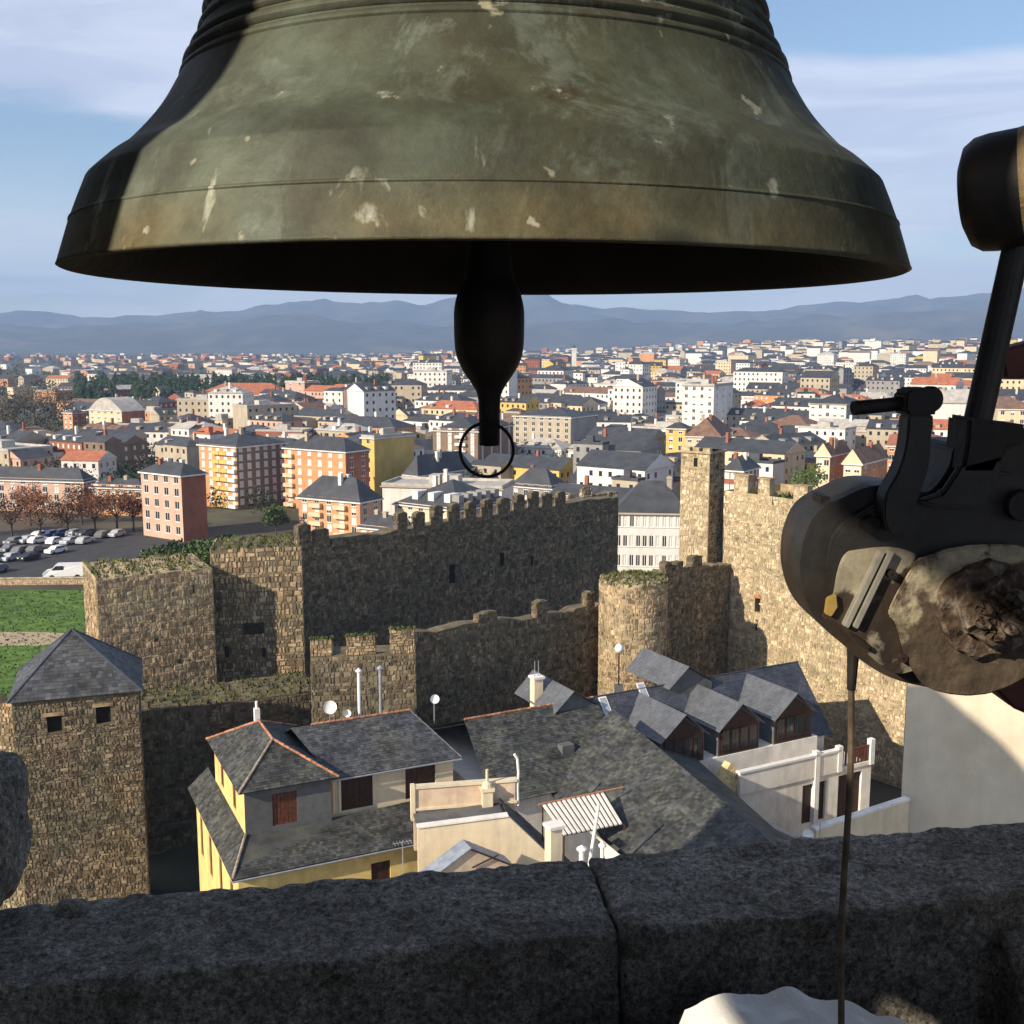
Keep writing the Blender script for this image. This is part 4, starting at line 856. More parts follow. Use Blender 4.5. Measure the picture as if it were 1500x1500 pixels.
inframe = [s for s in sized if -30 < px_of(s[0], s[1], s[4])[0] < 1530]
single = inframe[:290]; sset = set(single); rest = [s for s in spots if s not in sset]
ZONES = [(0,290,'at the far left'),(290,440,'behind the balcony block'),(440,640,'left of the clapper'),(640,780,'behind the clapper ring'),(780,1000,'between ring and tall turret'),(1000,1130,'behind the tall turret'),(1130,1310,'left of the bracket arm'),(1310,1440,'left of the hammer shaft'),(1440,1600,'behind the hammer shaft')]
info = []
for i, (x, y, w, d, h) in enumerate(single):
    px, py = px_of(x, y, h+gz(x,y)); wl, rf, rm = style(i, px, y)
    zone = [z for a, b, z in ZONES if a <= max(0,min(px,1599)) < b][0]
    size = 'tall' if h > 14 else 'mid-height' if h > 9 else 'low'; dist = 'near' if y < 420 else 'mid-distance' if y < 800 else 'distant'
    cover = {'hip':'hipped','gable':'gabled','flat':'flat'}[rf]; tone = {'slate':'slate','red':'red tile','brown':'brown tile','pale':'pale'}[rm]
    base = f'{size} {wl} house, {cover} {tone} roof, {dist}, {zone}'
    info.append([x,y,w,d,h,wl,rf,rm,base,px])
groups = {}
for k in info: groups.setdefault(k[8], []).append(k)
ORD = ['leftmost','second from left','third from left','fourth from left','fifth from left','sixth from left','seventh from left','eighth from left']
for base, ks in groups.items():
    ks.sort(key=lambda k: k[9])
    for j, k in enumerate(ks): k.append(base if len(ks) == 1 else base + ', ' + (ORD[j] if j < 8 else 'right of the others'))
def house_geo(wm_, rm_, win, w, d, h, rf, x0=None):
    wm_.box(0,w,0,d,-3,h); 
    roof_mesh(rm_, w, d, h+.02, rf, min(w,d)*(.24 if rf != 'flat' else 0), .35)
    if win is not None:
        fl = max(1, int(h/3)); c = max(2, int(w/2.6)); c2 = max(2, int(d/2.8))
        for j in range(fl):
            for i in range(c):
                if town_rng.random() < .88: a = w*(i+.5)/c; win.box(a-.45,a+.45,-.06,.05,h-3*j-2.1,h-3*j-.85)
            for i in range(c2):
                if town_rng.random() < .88: a = d*(i+.5)/c2; win.box(w-.05,w+.06,a-.45,a+.45,h-3*j-2.1,h-3*j-.85)
for x,y,w,d,h,wl,rf,rm,base,px,label in info:
    th = R(town_rng.choice([28,32,36,40,34,-40,10])); o = Vector((x,y)) - Vector((math.cos(th)*w/2+math.sin(th)*d/2, -math.sin(th)*w/2+math.cos(th)*d/2))
    root = thing('town_house', label, 'house', (o.x, o.y, gz(x,y)), -th, 'houses of the town below')
    a, b, c = MB(), MB(), MB(); house_geo(a, b, c, w, d, h, rf)
    kk = town_rng.random()
    if kk < .55:                                        # a lower wing or a taller bay breaks the box
        ww_, dd_ = w*town_rng.uniform(.35,.6), town_rng.uniform(3,7); hh_ = h*(town_rng.uniform(.55,.85) if kk < .35 else town_rng.uniform(1.05,1.2)); x_ = town_rng.choice([0, w-ww_])
        q = MB(); q.box(x_,x_+ww_,-dd_,-.02,-3,hh_); wg = q.build('wing', PAL[town_rng.choice([wl,wl,'white','beige'])], root)
        q = MB(); roof_mesh(q, ww_, dd_, hh_+.02, town_rng.choice(['hip','gable','flat']), min(ww_,dd_)*.25, .25); q.v = [(p[0]+x_, p[1]-dd_, p[2]) for p in q.v]; q.build('wing_roof', [ROOF[rm], PAL[wl]], wg)
        q = MB(); nn = max(1,int(ww_/2.8))
        for j in range(max(1,int(hh_/3))):
            for i in range(nn): a0 = x_+ww_*(i+.5)/nn; q.box(a0-.45,a0+.45,-dd_-.06,-dd_+.05,hh_-3*j-2.1,hh_-3*j-.85)
        q.build('wing_windows', WM['dark'], wg, kind='stuff')
    a.build('wall', PAL[wl], root); rfo = b.build('roof', [ROOF[rm], PAL[wl]], root); c.build('windows', WM['white' if wl in ('brick','brown') or (wl == 'orange' and town_rng.random() < .5) else 'dark'], root, kind='stuff')
    if town_rng.random() < .8 and rf != 'flat':
        q = MB(); cx_, cy_ = w*town_rng.uniform(.25,.75), d*town_rng.uniform(.3,.7); q.box(cx_-.4,cx_+.4,cy_-.4,cy_+.4,h,h+min(w,d)*.3+.9); q.build('chimney', PAL[town_rng.choice(['white','beige','brick'])], rfo)
        for dk in range(town_rng.choice([0,1,2,3])):
            q = MB(); xx_ = w*(dk+.7)/3.6; q.box(xx_-.7,xx_+.7,.7,d*.4,h+.25,h+1.7); q.add([(xx_-.9,.5,h+1.7),(xx_+.9,.5,h+1.7),(xx_+.9,d*.42,h+1.75),(xx_-.9,d*.42,h+1.75)],[(0,1,2,3)]); q.build('dormer', PAL[town_rng.choice(['white','grey','beige'])], rfo)
# the far town as one mass
tm = list(PAL)+list(ROOF); mm = [PAL[k] for k in PAL]+[ROOF[k] for k in ROOF]+[WM['dark']]
far = MB()
for i, (x,y,w,d,h) in enumerate(rest):
    px, py = px_of(x, y, h); wl, rf, rm = style(i, px, y); th = R(town_rng.choice([28,32,36,40,34,-40,10])); c_, s_ = math.cos(-th), math.sin(-th); z0 = gz(x,y)
    a, b, c = MB(), MB(), (MB() if y < 1500 else None); house_geo(a, b, c, w, d, h, rf)
    T = lambda p: (x + c_*(p[0]-w/2) - s_*(p[1]-d/2), y + s_*(p[0]-w/2) + c_*(p[1]-d/2), z0+p[2])
    far.add([T(p) for p in a.v], a.f, tm.index(wl))
    k = len(far.v); far.v += [T(p) for p in b.v]
    for f, mi in zip(b.f, b.m): far.f.append(tuple(q+k for q in f)); far.m.append(tm.index(rm) if mi == 0 else tm.index(wl))
    if c: far.add([T(p) for p in c.v], c.f, len(mm)-1)
tag(far.build('distant_town', mm), 'mass of tiny distant white houses spreading towards the mountains', 'town', kind='stuff')

# ------------------------------------------------------------------ trees and shrubs
M_leafdark = mat('conifer_foliage', (.022,.042,.016), .9, .35, .3, island=.4)
M_leaf = mat('shrub_foliage', (.07,.115,.028), .9, .35, .4, island=.45)
M_russet = mat('russet_foliage', (.20,.085,.04), .9, .3, .4, island=.4)
M_twig = mat('grey_twigs', (.14,.115,.085), .9, .3, .4, island=.35)
M_bark = mat('bark', (.09,.065,.045), .95, .3, 3)
def leaf_cloud(mb, c, rx, ry, rz_, n, s):
    for i in range(n):
        while True:
            p = Vector((rnd(-1,1), rnd(-1,1), rnd(-1,1)))
            if p.length < 1 and p.length > .25: break
        q = Vector((c[0]+p.x*rx, c[1]+p.y*ry, c[2]+p.z*rz_)); a = Vector((rnd(-1,1), rnd(-1,1), rnd(-1,1))).normalized(); b = a.orthogonal().normalized(); k = s*rnd(.5,1.3)
        mb.poly([q-a*k*.5, q+b*k*.35, q+a*k*.5, q-b*k*.35])
def tree(name, label, x, y, h, r, m, n=500, s=.7, z0=None, group=None, bare=False):
    z0 = gz(x,y) if z0 is None else z0; root = thing(name, label, 'tree', (x, y, z0), rnd(0,6), group)
    t = MB(); t.tube((0,0,-.5),(0,0,h*.45),h*.028,h*.018,7); limbs = []
    for k in range(8):
        a = k*2.4; e = (math.cos(a)*r*rnd(.5,.9), math.sin(a)*r*rnd(.5,.9), h*rnd(.55,.95)); t.tube((0,0,h*rnd(.25,.45)), e, h*.012, h*.004, 5); limbs.append(e)
    t.build('trunk', M_bark, root); c = MB()
    for e in limbs: leaf_cloud(c, (e[0]*.8,e[1]*.8,e[2]-h*.05), r*.48, r*.48, h*.19, n//10, s)
    leaf_cloud(c, (0,0,h*.68), r*.8, r*.8, h*.3, n//4, s)
    c.build('crown', m, root)
for i, (px, py, h, r) in enumerate([(-30,785,9,4.2),(18,788,9,4),(60,790,9.5,4.3),(100,786,8.5,4),(140,784,9,4.2),(172,780,10,4.2),(196,778,9,3.6),(45,770,9,4),(120,768,9,4)]):
    p = P(px, py, z=0); tree('russet_tree', f'russet brown winter tree by the car park, {ORD[i] if i < 7 else ["left","right"][i-7]+" tree of the rear pair"}', p.x, p.y, h, r, M_russet, 1500, .42, 0, 'russet trees by the car park')
for lab, px, Y, h, r in [('leafy green tree between the turret and the pale yellow house',1180,250,13,4.5),('dark green tree beside the arched building',118,430,9,3),('green tree at the foot of the balcony block',402,232,6,3)]:
    x = P(px,700,Y=Y).x; tree('green_tree', lab, x, Y, h, r, M_leaf, 700, .7)
for i,(px,Y) in enumerate([(20,520),(50,560),(78,600),(35,640),(5,480),(95,530)]):
    x = P(px,600,Y=Y).x; tree('bare_tree', f'tall bare grey winter tree at the left edge, {ORD[i] if i<3 else ["fourth","fifth","sixth"][i-3]+" of the clump"}', x, Y, rnd(15,20), 6, M_twig, 700, .8, None, 'bare trees at the left edge')
wood = MB()
def cone_tree(mb, x, y, h, r, n=26):
    for k in range(n):
        f = k/n; a = rnd(0,6.28); q = r*(1-f*.8)*rnd(.5,1.1); z = gz(x,y)+h*(.12+.88*f); s = r*.5*(1.2-f*.6)
        mb.poly([(x+math.cos(a)*q-s,y+math.sin(a)*q,z-s*.7),(x+math.cos(a)*q+s,y+math.sin(a)*q+rnd(-1,1),z-s*.5),(x+math.cos(a)*q*.4,y+math.sin(a)*q*.4,z+s)])
for i in range(520):
    px = rnd(105,575); Y = rnd(760,1000); x = P(px,560,Y=Y).x
    if px > 280 and Y < 800: continue
    cone_tree(wood, x, Y, rnd(10,17), rnd(2.5,4))
tag(wood.build('conifer_wood', M_leafdark), 'dark green pine wood behind the red-roofed barracks', 'wood', kind='stuff')
scat = MB(); scat2 = MB()
for i in range(3400):
    Y = 260*math.exp(rnd(0,2.75)); px = rnd(-60,1560) if random.random() < .55 else rnd(-60,600); x = P(px,560,Y=Y).x
    if any((x-a)**2+(Y-b)**2 < (c*.8)**2 for a,b,c in FOOT[:60]): continue
    if Y < 300 and px > 430: continue
    leaf_cloud(scat if random.random() < .6 else scat2, (x,Y,gz(x,Y)+3), rnd(2,4.5), rnd(2,4.5), rnd(2.5,4.5), *((16, 2.0) if Y > 600 else (90, .75)))
tag(scat.build('town_greenery', M_leafdark), 'dark green trees scattered between the distant houses', 'trees', kind='stuff')
tag(scat2.build('town_winter_trees', M_twig), 'brownish bare trees scattered between the distant houses', 'trees', kind='stuff')
# shrubs on the castle mound
sh = [(170,832,142,3.2),(205,828,146,3.6),(240,832,144,3.8),(268,824,150,3.4),(300,826,147,3.2),(335,822,150,3.2),(365,820,148,2.8),(398,818,146,2.6),(222,815,156,3.2),(285,812,158,3.0),(352,812,157,2.6)]
for i,(px,py,Y,r) in enumerate(sh):
    p = P(px, py, Y=Y); z = gz(p.x, Y); root = thing('shrub', f'round green shrub on the mound behind the ruins, {ORD[i]}' if i < 8 else f'green shrub in the back row on the mound, {ORD[i-8]}', 'shrub', (p.x, Y, z), 0, 'shrubs on the castle mound')
    c = MB(); leaf_cloud(c, (0,0,r*.45), r, r*.9, r*.62, 520, .55); c.build('foliage', M_leaf if i % 3 else M_leafdark, root); t = MB(); t.tube((0,0,-.3),(0,0,r*.5),.12,.06,6); t.build('stem', M_bark, root)
mg = MB()
for i in range(9000):
    a = rnd(0,6.28); q = 18.5*math.sqrt(rnd(0,1)); x = -37+q*math.cos(a)*1.15; y = 146+q*math.sin(a); z = gz(x,y); s = rnd(.25,.7); t = rnd(0,6.28)
    mg.poly([(x-s*.4*math.cos(t),y-s*.4*math.sin(t),z-.05),(x+s*.4*math.cos(t),y+s*.4*math.sin(t),z-.05),(x+rnd(-.3,.3),y+rnd(-.3,.3),z+s*.8)])
tag(mg.build('mound_grass', mat('mound_grass_blades', (.075,.12,.03), .95, .4, .15, island=.4)), 'rough green grass covering the mound behind the ruins', 'grass', kind='stuff')
gr = MB()
for i in range(14000):
    x = rnd(-120,-56); y = rnd(101,178); s = rnd(.12,.4); t = rnd(0,6.28)
    gr.poly([(x-s*.5*math.cos(t),y-s*.5*math.sin(t),.02),(x+s*.5*math.cos(t),y+s*.5*math.sin(t),.02),(x+rnd(-.1,.1),y+rnd(-.1,.1),.02+s*.7)])
tag(gr.build('meadow_blades', mat('meadow_blade', (.08,.15,.028), .95, .3, .3, island=.35)), 'short green grass of the meadow left of the ruins', 'grass', kind='stuff')

# ------------------------------------------------------------------ car park
def car_mesh(col, van=False):
    m = MB(); L, W = (4.9,1.95) if van else (4.2,1.75); hb = .95 if not van else 1.1; ht = 1.45 if not van else 2.15
    side = [(0,.3),(L,.3),(L,.75),(L*.97,hb),(L*.75,hb+.03),(L*.60,ht),(L*.20,ht),(L*.04,hb+.05),(0,.8)] if not van else [(0,.35),(L,.35),(L,.9),(L*.96,1.15),(L*.82,1.3),(L*.70,ht),(.06,ht),(0,ht-.2)]
    n = len(side); y0, y1 = -W/2, W/2; ins = lambda z: .16 if z > hb+.1 else 0
    m.prism([(x-L/2, y0+ins(z), z) for x,z in side],[(x-L/2, y1-ins(z), z) for x,z in side], 0)
    for sy, q in ((y0-.0,-1),(y1,1)):
        yy = sy - q*.10
        pts = [(L*.70,hb+.06),(L*.59,ht-.1),(L*.22,ht-.1),(L*.10,hb+.08)] if not van else [(L*.80,1.32),(L*.69,ht-.2),(L*.52,ht-.2),(L*.52,1.32)]
        m.poly([(x-L/2, yy - (-q)*.0 - q*(-.02 if z > hb+.1 else -.12), z) for x,z in pts], 1)
    for x in (L*.2, L*.79):
        for yy in (y0-.02, y1-.16): m.tube((x-L/2,yy,.31),(x-L/2,yy+.18,.31),.31,.31,10,2)
    m.box(L/2-.02,L/2+.03,y0+.15,y0+.5,.6,.78,3); m.box(L/2-.02,L/2+.03,y1-.5,y1-.15,.6,.78,3)
    return m.mesh('car', [col, WM['dark'], M_iron, M_white])
CARC = {'white':(.75,.75,.74),'silver':(.42,.43,.45),'black':(.02,.02,.022),'red':(.30,.03,.03),'blue':(.04,.07,.20),'grey':(.16,.165,.17)}
CARM = {k: car_mesh(mat('car_paint_'+k, v, .3, .03, 1, spec=.6)) for k, v in CARC.items()}
cr = random.Random(5); rows = []
for row, (py, xa, xb) in enumerate([(838,-40,30),(822,-40,62),(809,-50,105),(796,20,150),(786,60,190)]):
    px = xa
    while px < xb:
        c = cr.choices(list(CARC), [6,4,4,.7,1,4])[0]; rows.append((px, py + cr.uniform(-1.5,1.5), c, row)); px += cr.uniform(17,40)*(1-.06*row)
WORDS = ['front','second','third','fourth','rear']; cnt = {}
for px, py, c, row in rows: cnt.setdefault((row,c), []).append(px)
for px, py, c, row in rows:
    l = sorted(cnt[(row,c)]); j = l.index(px); p = P(px, py, z=0)
    lab = f'{c} parked car in the {WORDS[row]} row of the car park' + ('' if len(l) == 1 else ', '+ORD[min(j,7)])
    o = link('parked_car', CARM[c], None, (p.x, p.y, .025), R(cr.choice([70,250])+cr.uniform(-6,6))); tag(o, lab, 'car', 'cars in the car park')
p = P(97, 846, z=0); o = link('white_van', car_mesh(MATS['car_paint_white'], True), None, (p.x, p.y, .025), R(188)); o.scale = (1.45,1.2,1.15); tag(o, 'long white van parked nearest the meadow at left', 'van')
a = P(-60,858,z=0); b = P(142,856,z=0); root = thing('retaining_kerb_wall', 'low sandy stone wall between meadow and car park', 'wall', (a.x,a.y,0), math.atan2(b.y-a.y,b.x-a.x)); L = (b-a).xy.length
m = MB(); m.box(0,L,0,.5,0,1.1); m.build('core', M_mortar_pale, root); m = MB(); stones(m, lambda x,y,e:(x,-e,y), L, 1.1, .32); m.build('facing_stones', mat('sandy_stone', (.55,.40,.26), .9, .25, 2, island=.3), root, kind='stuff'); m = MB(); m.box(-.1,L+.1,-.1,.6,1.1,1.24); m.build('coping', M_stone_pale, root)

# ------------------------------------------------------------------ the belfry
ZC = H
def rough_stone(name):
    m = bpy.data.materials.new(name); m.use_nodes = True; t = m.node_tree; b = t.nodes['Principled BSDF']; b.inputs['Roughness'].default_value = .93; b.inputs['Specular IOR Level'].default_value = .25
    tcn = N(t, 'ShaderNodeTexCoord')
    def nz(sc_, det=8, ro=.7):
        n = N(t, 'ShaderNodeTexNoise'); n.inputs['Scale'].default_value = sc_; n.inputs['Detail'].default_value = det; n.inputs['Roughness'].default_value = ro; t.links.new(tcn.outputs['Object'], n.inputs['Vector']); return n.outputs['Fac']
    def rp(v, stops):
        r = N(t, 'ShaderNodeValToRGB'); r.color_ramp.elements[0].position = stops[0][0]; r.color_ramp.elements[0].color = (*stops[0][1],1); r.color_ramp.elements[1].position = stops[-1][0]; r.color_ramp.elements[1].color = (*stops[-1][1],1)
        for p, c in stops[1:-1]: e = r.color_ramp.elements.new(p); e.color = (*c,1)
        t.links.new(v, r.inputs[0]); return r.outputs[0]
    grain = rp(nz(78, 6, .95), [(.37,(.05,.042,.034)),(.46,(.24,.215,.18)),(.54,(.48,.45,.39)),(.64,(.95,.92,.86))])
    patch = rp(nz(7), [(.38,(.60,.59,.57)),(.5,(.95,.95,.95)),(.66,(1.25,1.25,1.27))])
    mx = N(t, 'ShaderNodeMix', data_type='RGBA', blend_type='MULTIPLY'); mx.inputs[0].default_value = 1; t.links.new(grain, mx.inputs[6]); t.links.new(patch, mx.inputs[7])
    lich = N(t, 'ShaderNodeMapRange'); lich.inputs[1].default_value = .60; lich.inputs[2].default_value = .68; t.links.new(nz(11), lich.inputs[0])
    m2 = N(t, 'ShaderNodeMix', data_type='RGBA'); t.links.new(lich.outputs[0], m2.inputs[0]); t.links.new(mx.outputs[2], m2.inputs[6]); m2.inputs[7].default_value = (.10,.10,.055,1)
    t.links.new(m2.outputs[2], b.inputs['Base Color'])
    ad = N(t, 'ShaderNodeMath', operation='ADD'); t.links.new(nz(78, 6, .95), ad.inputs[0]); mu = N(t, 'ShaderNodeMath', operation='MULTIPLY'); t.links.new(nz(38, 6), mu.inputs[0]); mu.inputs[1].default_value = 1.6; t.links.new(mu.outputs[0], ad.inputs[1])
    bp = N(t, 'ShaderNodeBump'); bp.inputs['Strength'].default_value = 1.0; bp.inputs['Distance'].default_value = .014; t.links.new(ad.outputs[0], bp.inputs['Height']); t.links.new(bp.outputs[0], b.inputs['Normal'])
    return m
M_granite = rough_stone('weathered_granite')
M_innerstone = mat('belfry_inner_stone', (.24,.21,.17), .95, .3, 3, .4, 20)
def rough_block(name, parent, x0, x1, y0, y1, z0, z1, res=.016, amp=.012, rad=.03, m=None, low=.03, seed=0):
    """quarried block: gridded box with rounded edges and an uneven broken skin"""
    bm = bmesh.new(); nx, ny, nz_ = [max(2, int((b-a)/res)) for a, b in ((x0,x1),(y0,y1),(z0,z1))]; vm = {}
    def V(i,j,k):
        if (i,j,k) not in vm: vm[(i,j,k)] = bm.verts.new((x0+(x1-x0)*i/nx, y0+(y1-y0)*j/ny, z0+(z1-z0)*k/nz_))
        return vm[(i,j,k)]
    for i in range(nx):
        for j in range(ny): bm.faces.new((V(i,j,nz_),V(i+1,j,nz_),V(i+1,j+1,nz_),V(i,j+1,nz_))); bm.faces.new((V(i,j,0),V(i,j+1,0),V(i+1,j+1,0),V(i+1,j,0)))
        for k in range(nz_): bm.faces.new((V(i,0,k),V(i+1,0,k),V(i+1,0,k+1),V(i,0,k+1))); bm.faces.new((V(i,ny,k),V(i,ny,k+1),V(i+1,ny,k+1),V(i+1,ny,k)))
    for j in range(ny):
        for k in range(nz_): bm.faces.new((V(0,j,k),V(0,j,k+1),V(0,j+1,k+1),V(0,j+1,k))); bm.faces.new((V(nx,j,k),V(nx,j+1,k),V(nx,j+1,k+1),V(nx,j,k+1)))
    for v in bm.verts:
        p = v.co.copy(); q = Vector((min(max(p.x,x0+rad),x1-rad), min(max(p.y,y0+rad),y1-rad), min(max(p.z,z0+rad),z1-rad))); d = p-q
        if d.length > 1e-6: n = d.normalized(); p = q + n*rad
        else: n = Vector((0,0,1))
        w = p + Vector((seed*3.1, seed*1.7, seed)); f = amp*noise.fractal(w*22, 1.0, 2.0, 5) + low*noise.noise(w*3.1) + amp*.9*abs(noise.noise(w*9))
        v.co = p + n*(f - amp*.5)
    me = bpy.data.meshes.new(name); bm.to_mesh(me); bm.free(); me.materials.append(m or M_granite); me.polygons.foreach_set('use_smooth', [True]*len(me.polygons))
    return link(name, me, parent)
belfry = thing('bell_tower', 'dark weathered stone belfry ledge and jambs in the foreground', 'bell tower', (0, 0, 0))
sr = link('parapet', None, belfry, (-.80, 1.525, ZC), R(9.3)); bpy.data.objects.remove(sr)
def on_ledge(o): o.location = (-.80, 1.525, ZC); o.rotation_euler.z = R(9.3); return o
on_ledge(rough_block('ledge_stone', belfry, -.6, .997, 0, .275, -1.42, -.952, .0125, .008, .014, None, .010, 1))
on_ledge(rough_block('ledge_stone', belfry, 1.0, 2.25, .003, .29, -1.42, -.948, .0125, .008, .014, None, .010, 4))
on_ledge(rough_block('ledge_stone', belfry, -.6, .62, -.03, .20, -1.95, -1.44, .03, .012, .03, None, .02, 6))
on_ledge(rough_block('ledge_stone', belfry, .64, 1.42, -.05, .20, -1.95, -1.44, .03, .012, .03, None, .02, 7))
on_ledge(rough_block('ledge_stone', belfry, 1.44, 2.25, -.10, .20, -1.95, -1.36, .02, .012, .04, None, .02, 8))
on_ledge(rough_block('jamb_foot', belfry, -.6, -.03, .07, .52, -1.0, -.735, .014, .012, .07, None, .02, 11))
on_ledge(rough_block('jamb_foot', belfry, 1.66, 2.2, -.08, .25, -1.2, -.99, .02, .012, .03, None, .01, 12))
on_ledge(rough_block('mortar_lump', belfry, .06, .12, .20, .25, -.99, -.93, .012, .006, .015, None, .004, 13))
def wall_part(name, boxes, m=None):
    q = MB()
    for b in boxes: q.box(*b[:4], ZC+b[4], ZC+b[5])
    return q.build(name, m or M_innerstone, belfry)
# piers, side walls with openings, vault; unseen left parts added to steer sun onto bell and hammer
wall_part('corner_pier', [(-2.7,-1.617,.27,1.42,-1.9,3.0)]); wall_part('front_pier', [(-2.7,-1.16,1.425,2.15,-1.9,3.0)]); wall_part('front_pier', [(1.25,2.7,1.65,2.4,-1.9,3.0)])
wall_part('left_sun_screen', [(-1.72,-1.65,-.03,.265,-1.9,.82)]); wall_part('left_sun_screen', [(-1.72,-1.65,-1.6,-.305,-1.9,.82)]); wall_part('left_sun_screen', [(-1.72,-1.65,-.30,-.035,.415,.82)]); wall_part('left_sun_screen', [(-1.72,-1.65,-.30,-.035,-1.9,.28)])  # added screen; its gap lets sun onto the sheet and shades the ledge
wall_part('left_sun_block_beam', [(-1.72,-1.62,-1.6,-.375,1.16,1.31)], M_wood_dark); wall_part('left_lintel', [(-1.72,-1.62,-1.6,-.44,1.315,1.42)]); wall_part('left_sun_block_strip', [(-1.72,-1.62,-.502,-.44,1.425,1.995)]); wall_part('left_pier', [(-1.72,-1.62,-1.6,-.9,1.425,1.995)]); wall_part('left_lintel', [(-1.72,-1.62,-1.6,-.44,2.0,3.0)]); wall_part('left_lintel', [(-1.72,-1.62,-.435,.265,2.0,3.0)]); wall_part('left_pier', [(-2.7,-1.617,-3.2,-1.605,-1.9,3.0)])  # added beam, low lintel and mullion cut the sun on the hammer
wall_part('right_wall', [(1.7,2.3,-3.2,1.645,-1.9,-.9)]); wall_part('right_pier', [(1.7,2.3,-3.2,-1.6,-.895,3.0)]); wall_part('right_pier', [(1.7,2.3,.95,1.645,-.895,3.0)]); wall_part('back_wall', [(-1.61,1.695,-3.2,-2.6,-1.9,-.9)]); wall_part('back_pier', [(-1.61,-.9,-3.2,-2.6,-.895,3.0)]); wall_part('back_pier', [(.9,1.695,-3.2,-2.6,-.895,3.0)]); wall_part('vault', [(-2.7,2.7,-3.2,2.4,3.005,3.4)]); wall_part('front_lintel', [(-1.155,1.245,1.55,2.0,2.3,3.0)])
wall_part('floor', [(-2.65,2.65,-3.15,1.5,-2.1,-1.905)]); wall_part('tower_shaft', [(-2.7,2.7,-3.2,1.75,-ZC-1,-2.105)])
wall_part('bench_slab', [(.05,.8,.95,1.47,-1.9,-1.0)], M_wood_dark)

# unseen slab added at left, shaped to shade the cream end house
def added_shade_gable():
    a = P(1329, 1008, Y=70); b = P(1560, 1015, Y=66); d = (b-a).xy.normalized(); n = Vector((d.y, -d.x)); top = []
    for px_, py_ in ((1300,1046),(1395,1040),(1500,1128),(1530,1160)):
        r = P(px_, py_, Y=1.0) - Vector((0,0,H)); t = (a.xy.dot(n))/(r.xy.dot(n)); top.append(Vector((0,0,H)) + r*t + S*84)
    k = Vector((n.x, n.y, 0))*-3; out = [Vector((top[0].x, top[0].y, -4))] + top + [Vector((top[-1].x, top[-1].y, -4))]
    m = MB(); m.prism(out, [p + k for p in out]); m.build('added_shade_gable', M_stone_pale, belfry)
added_shade_gable()

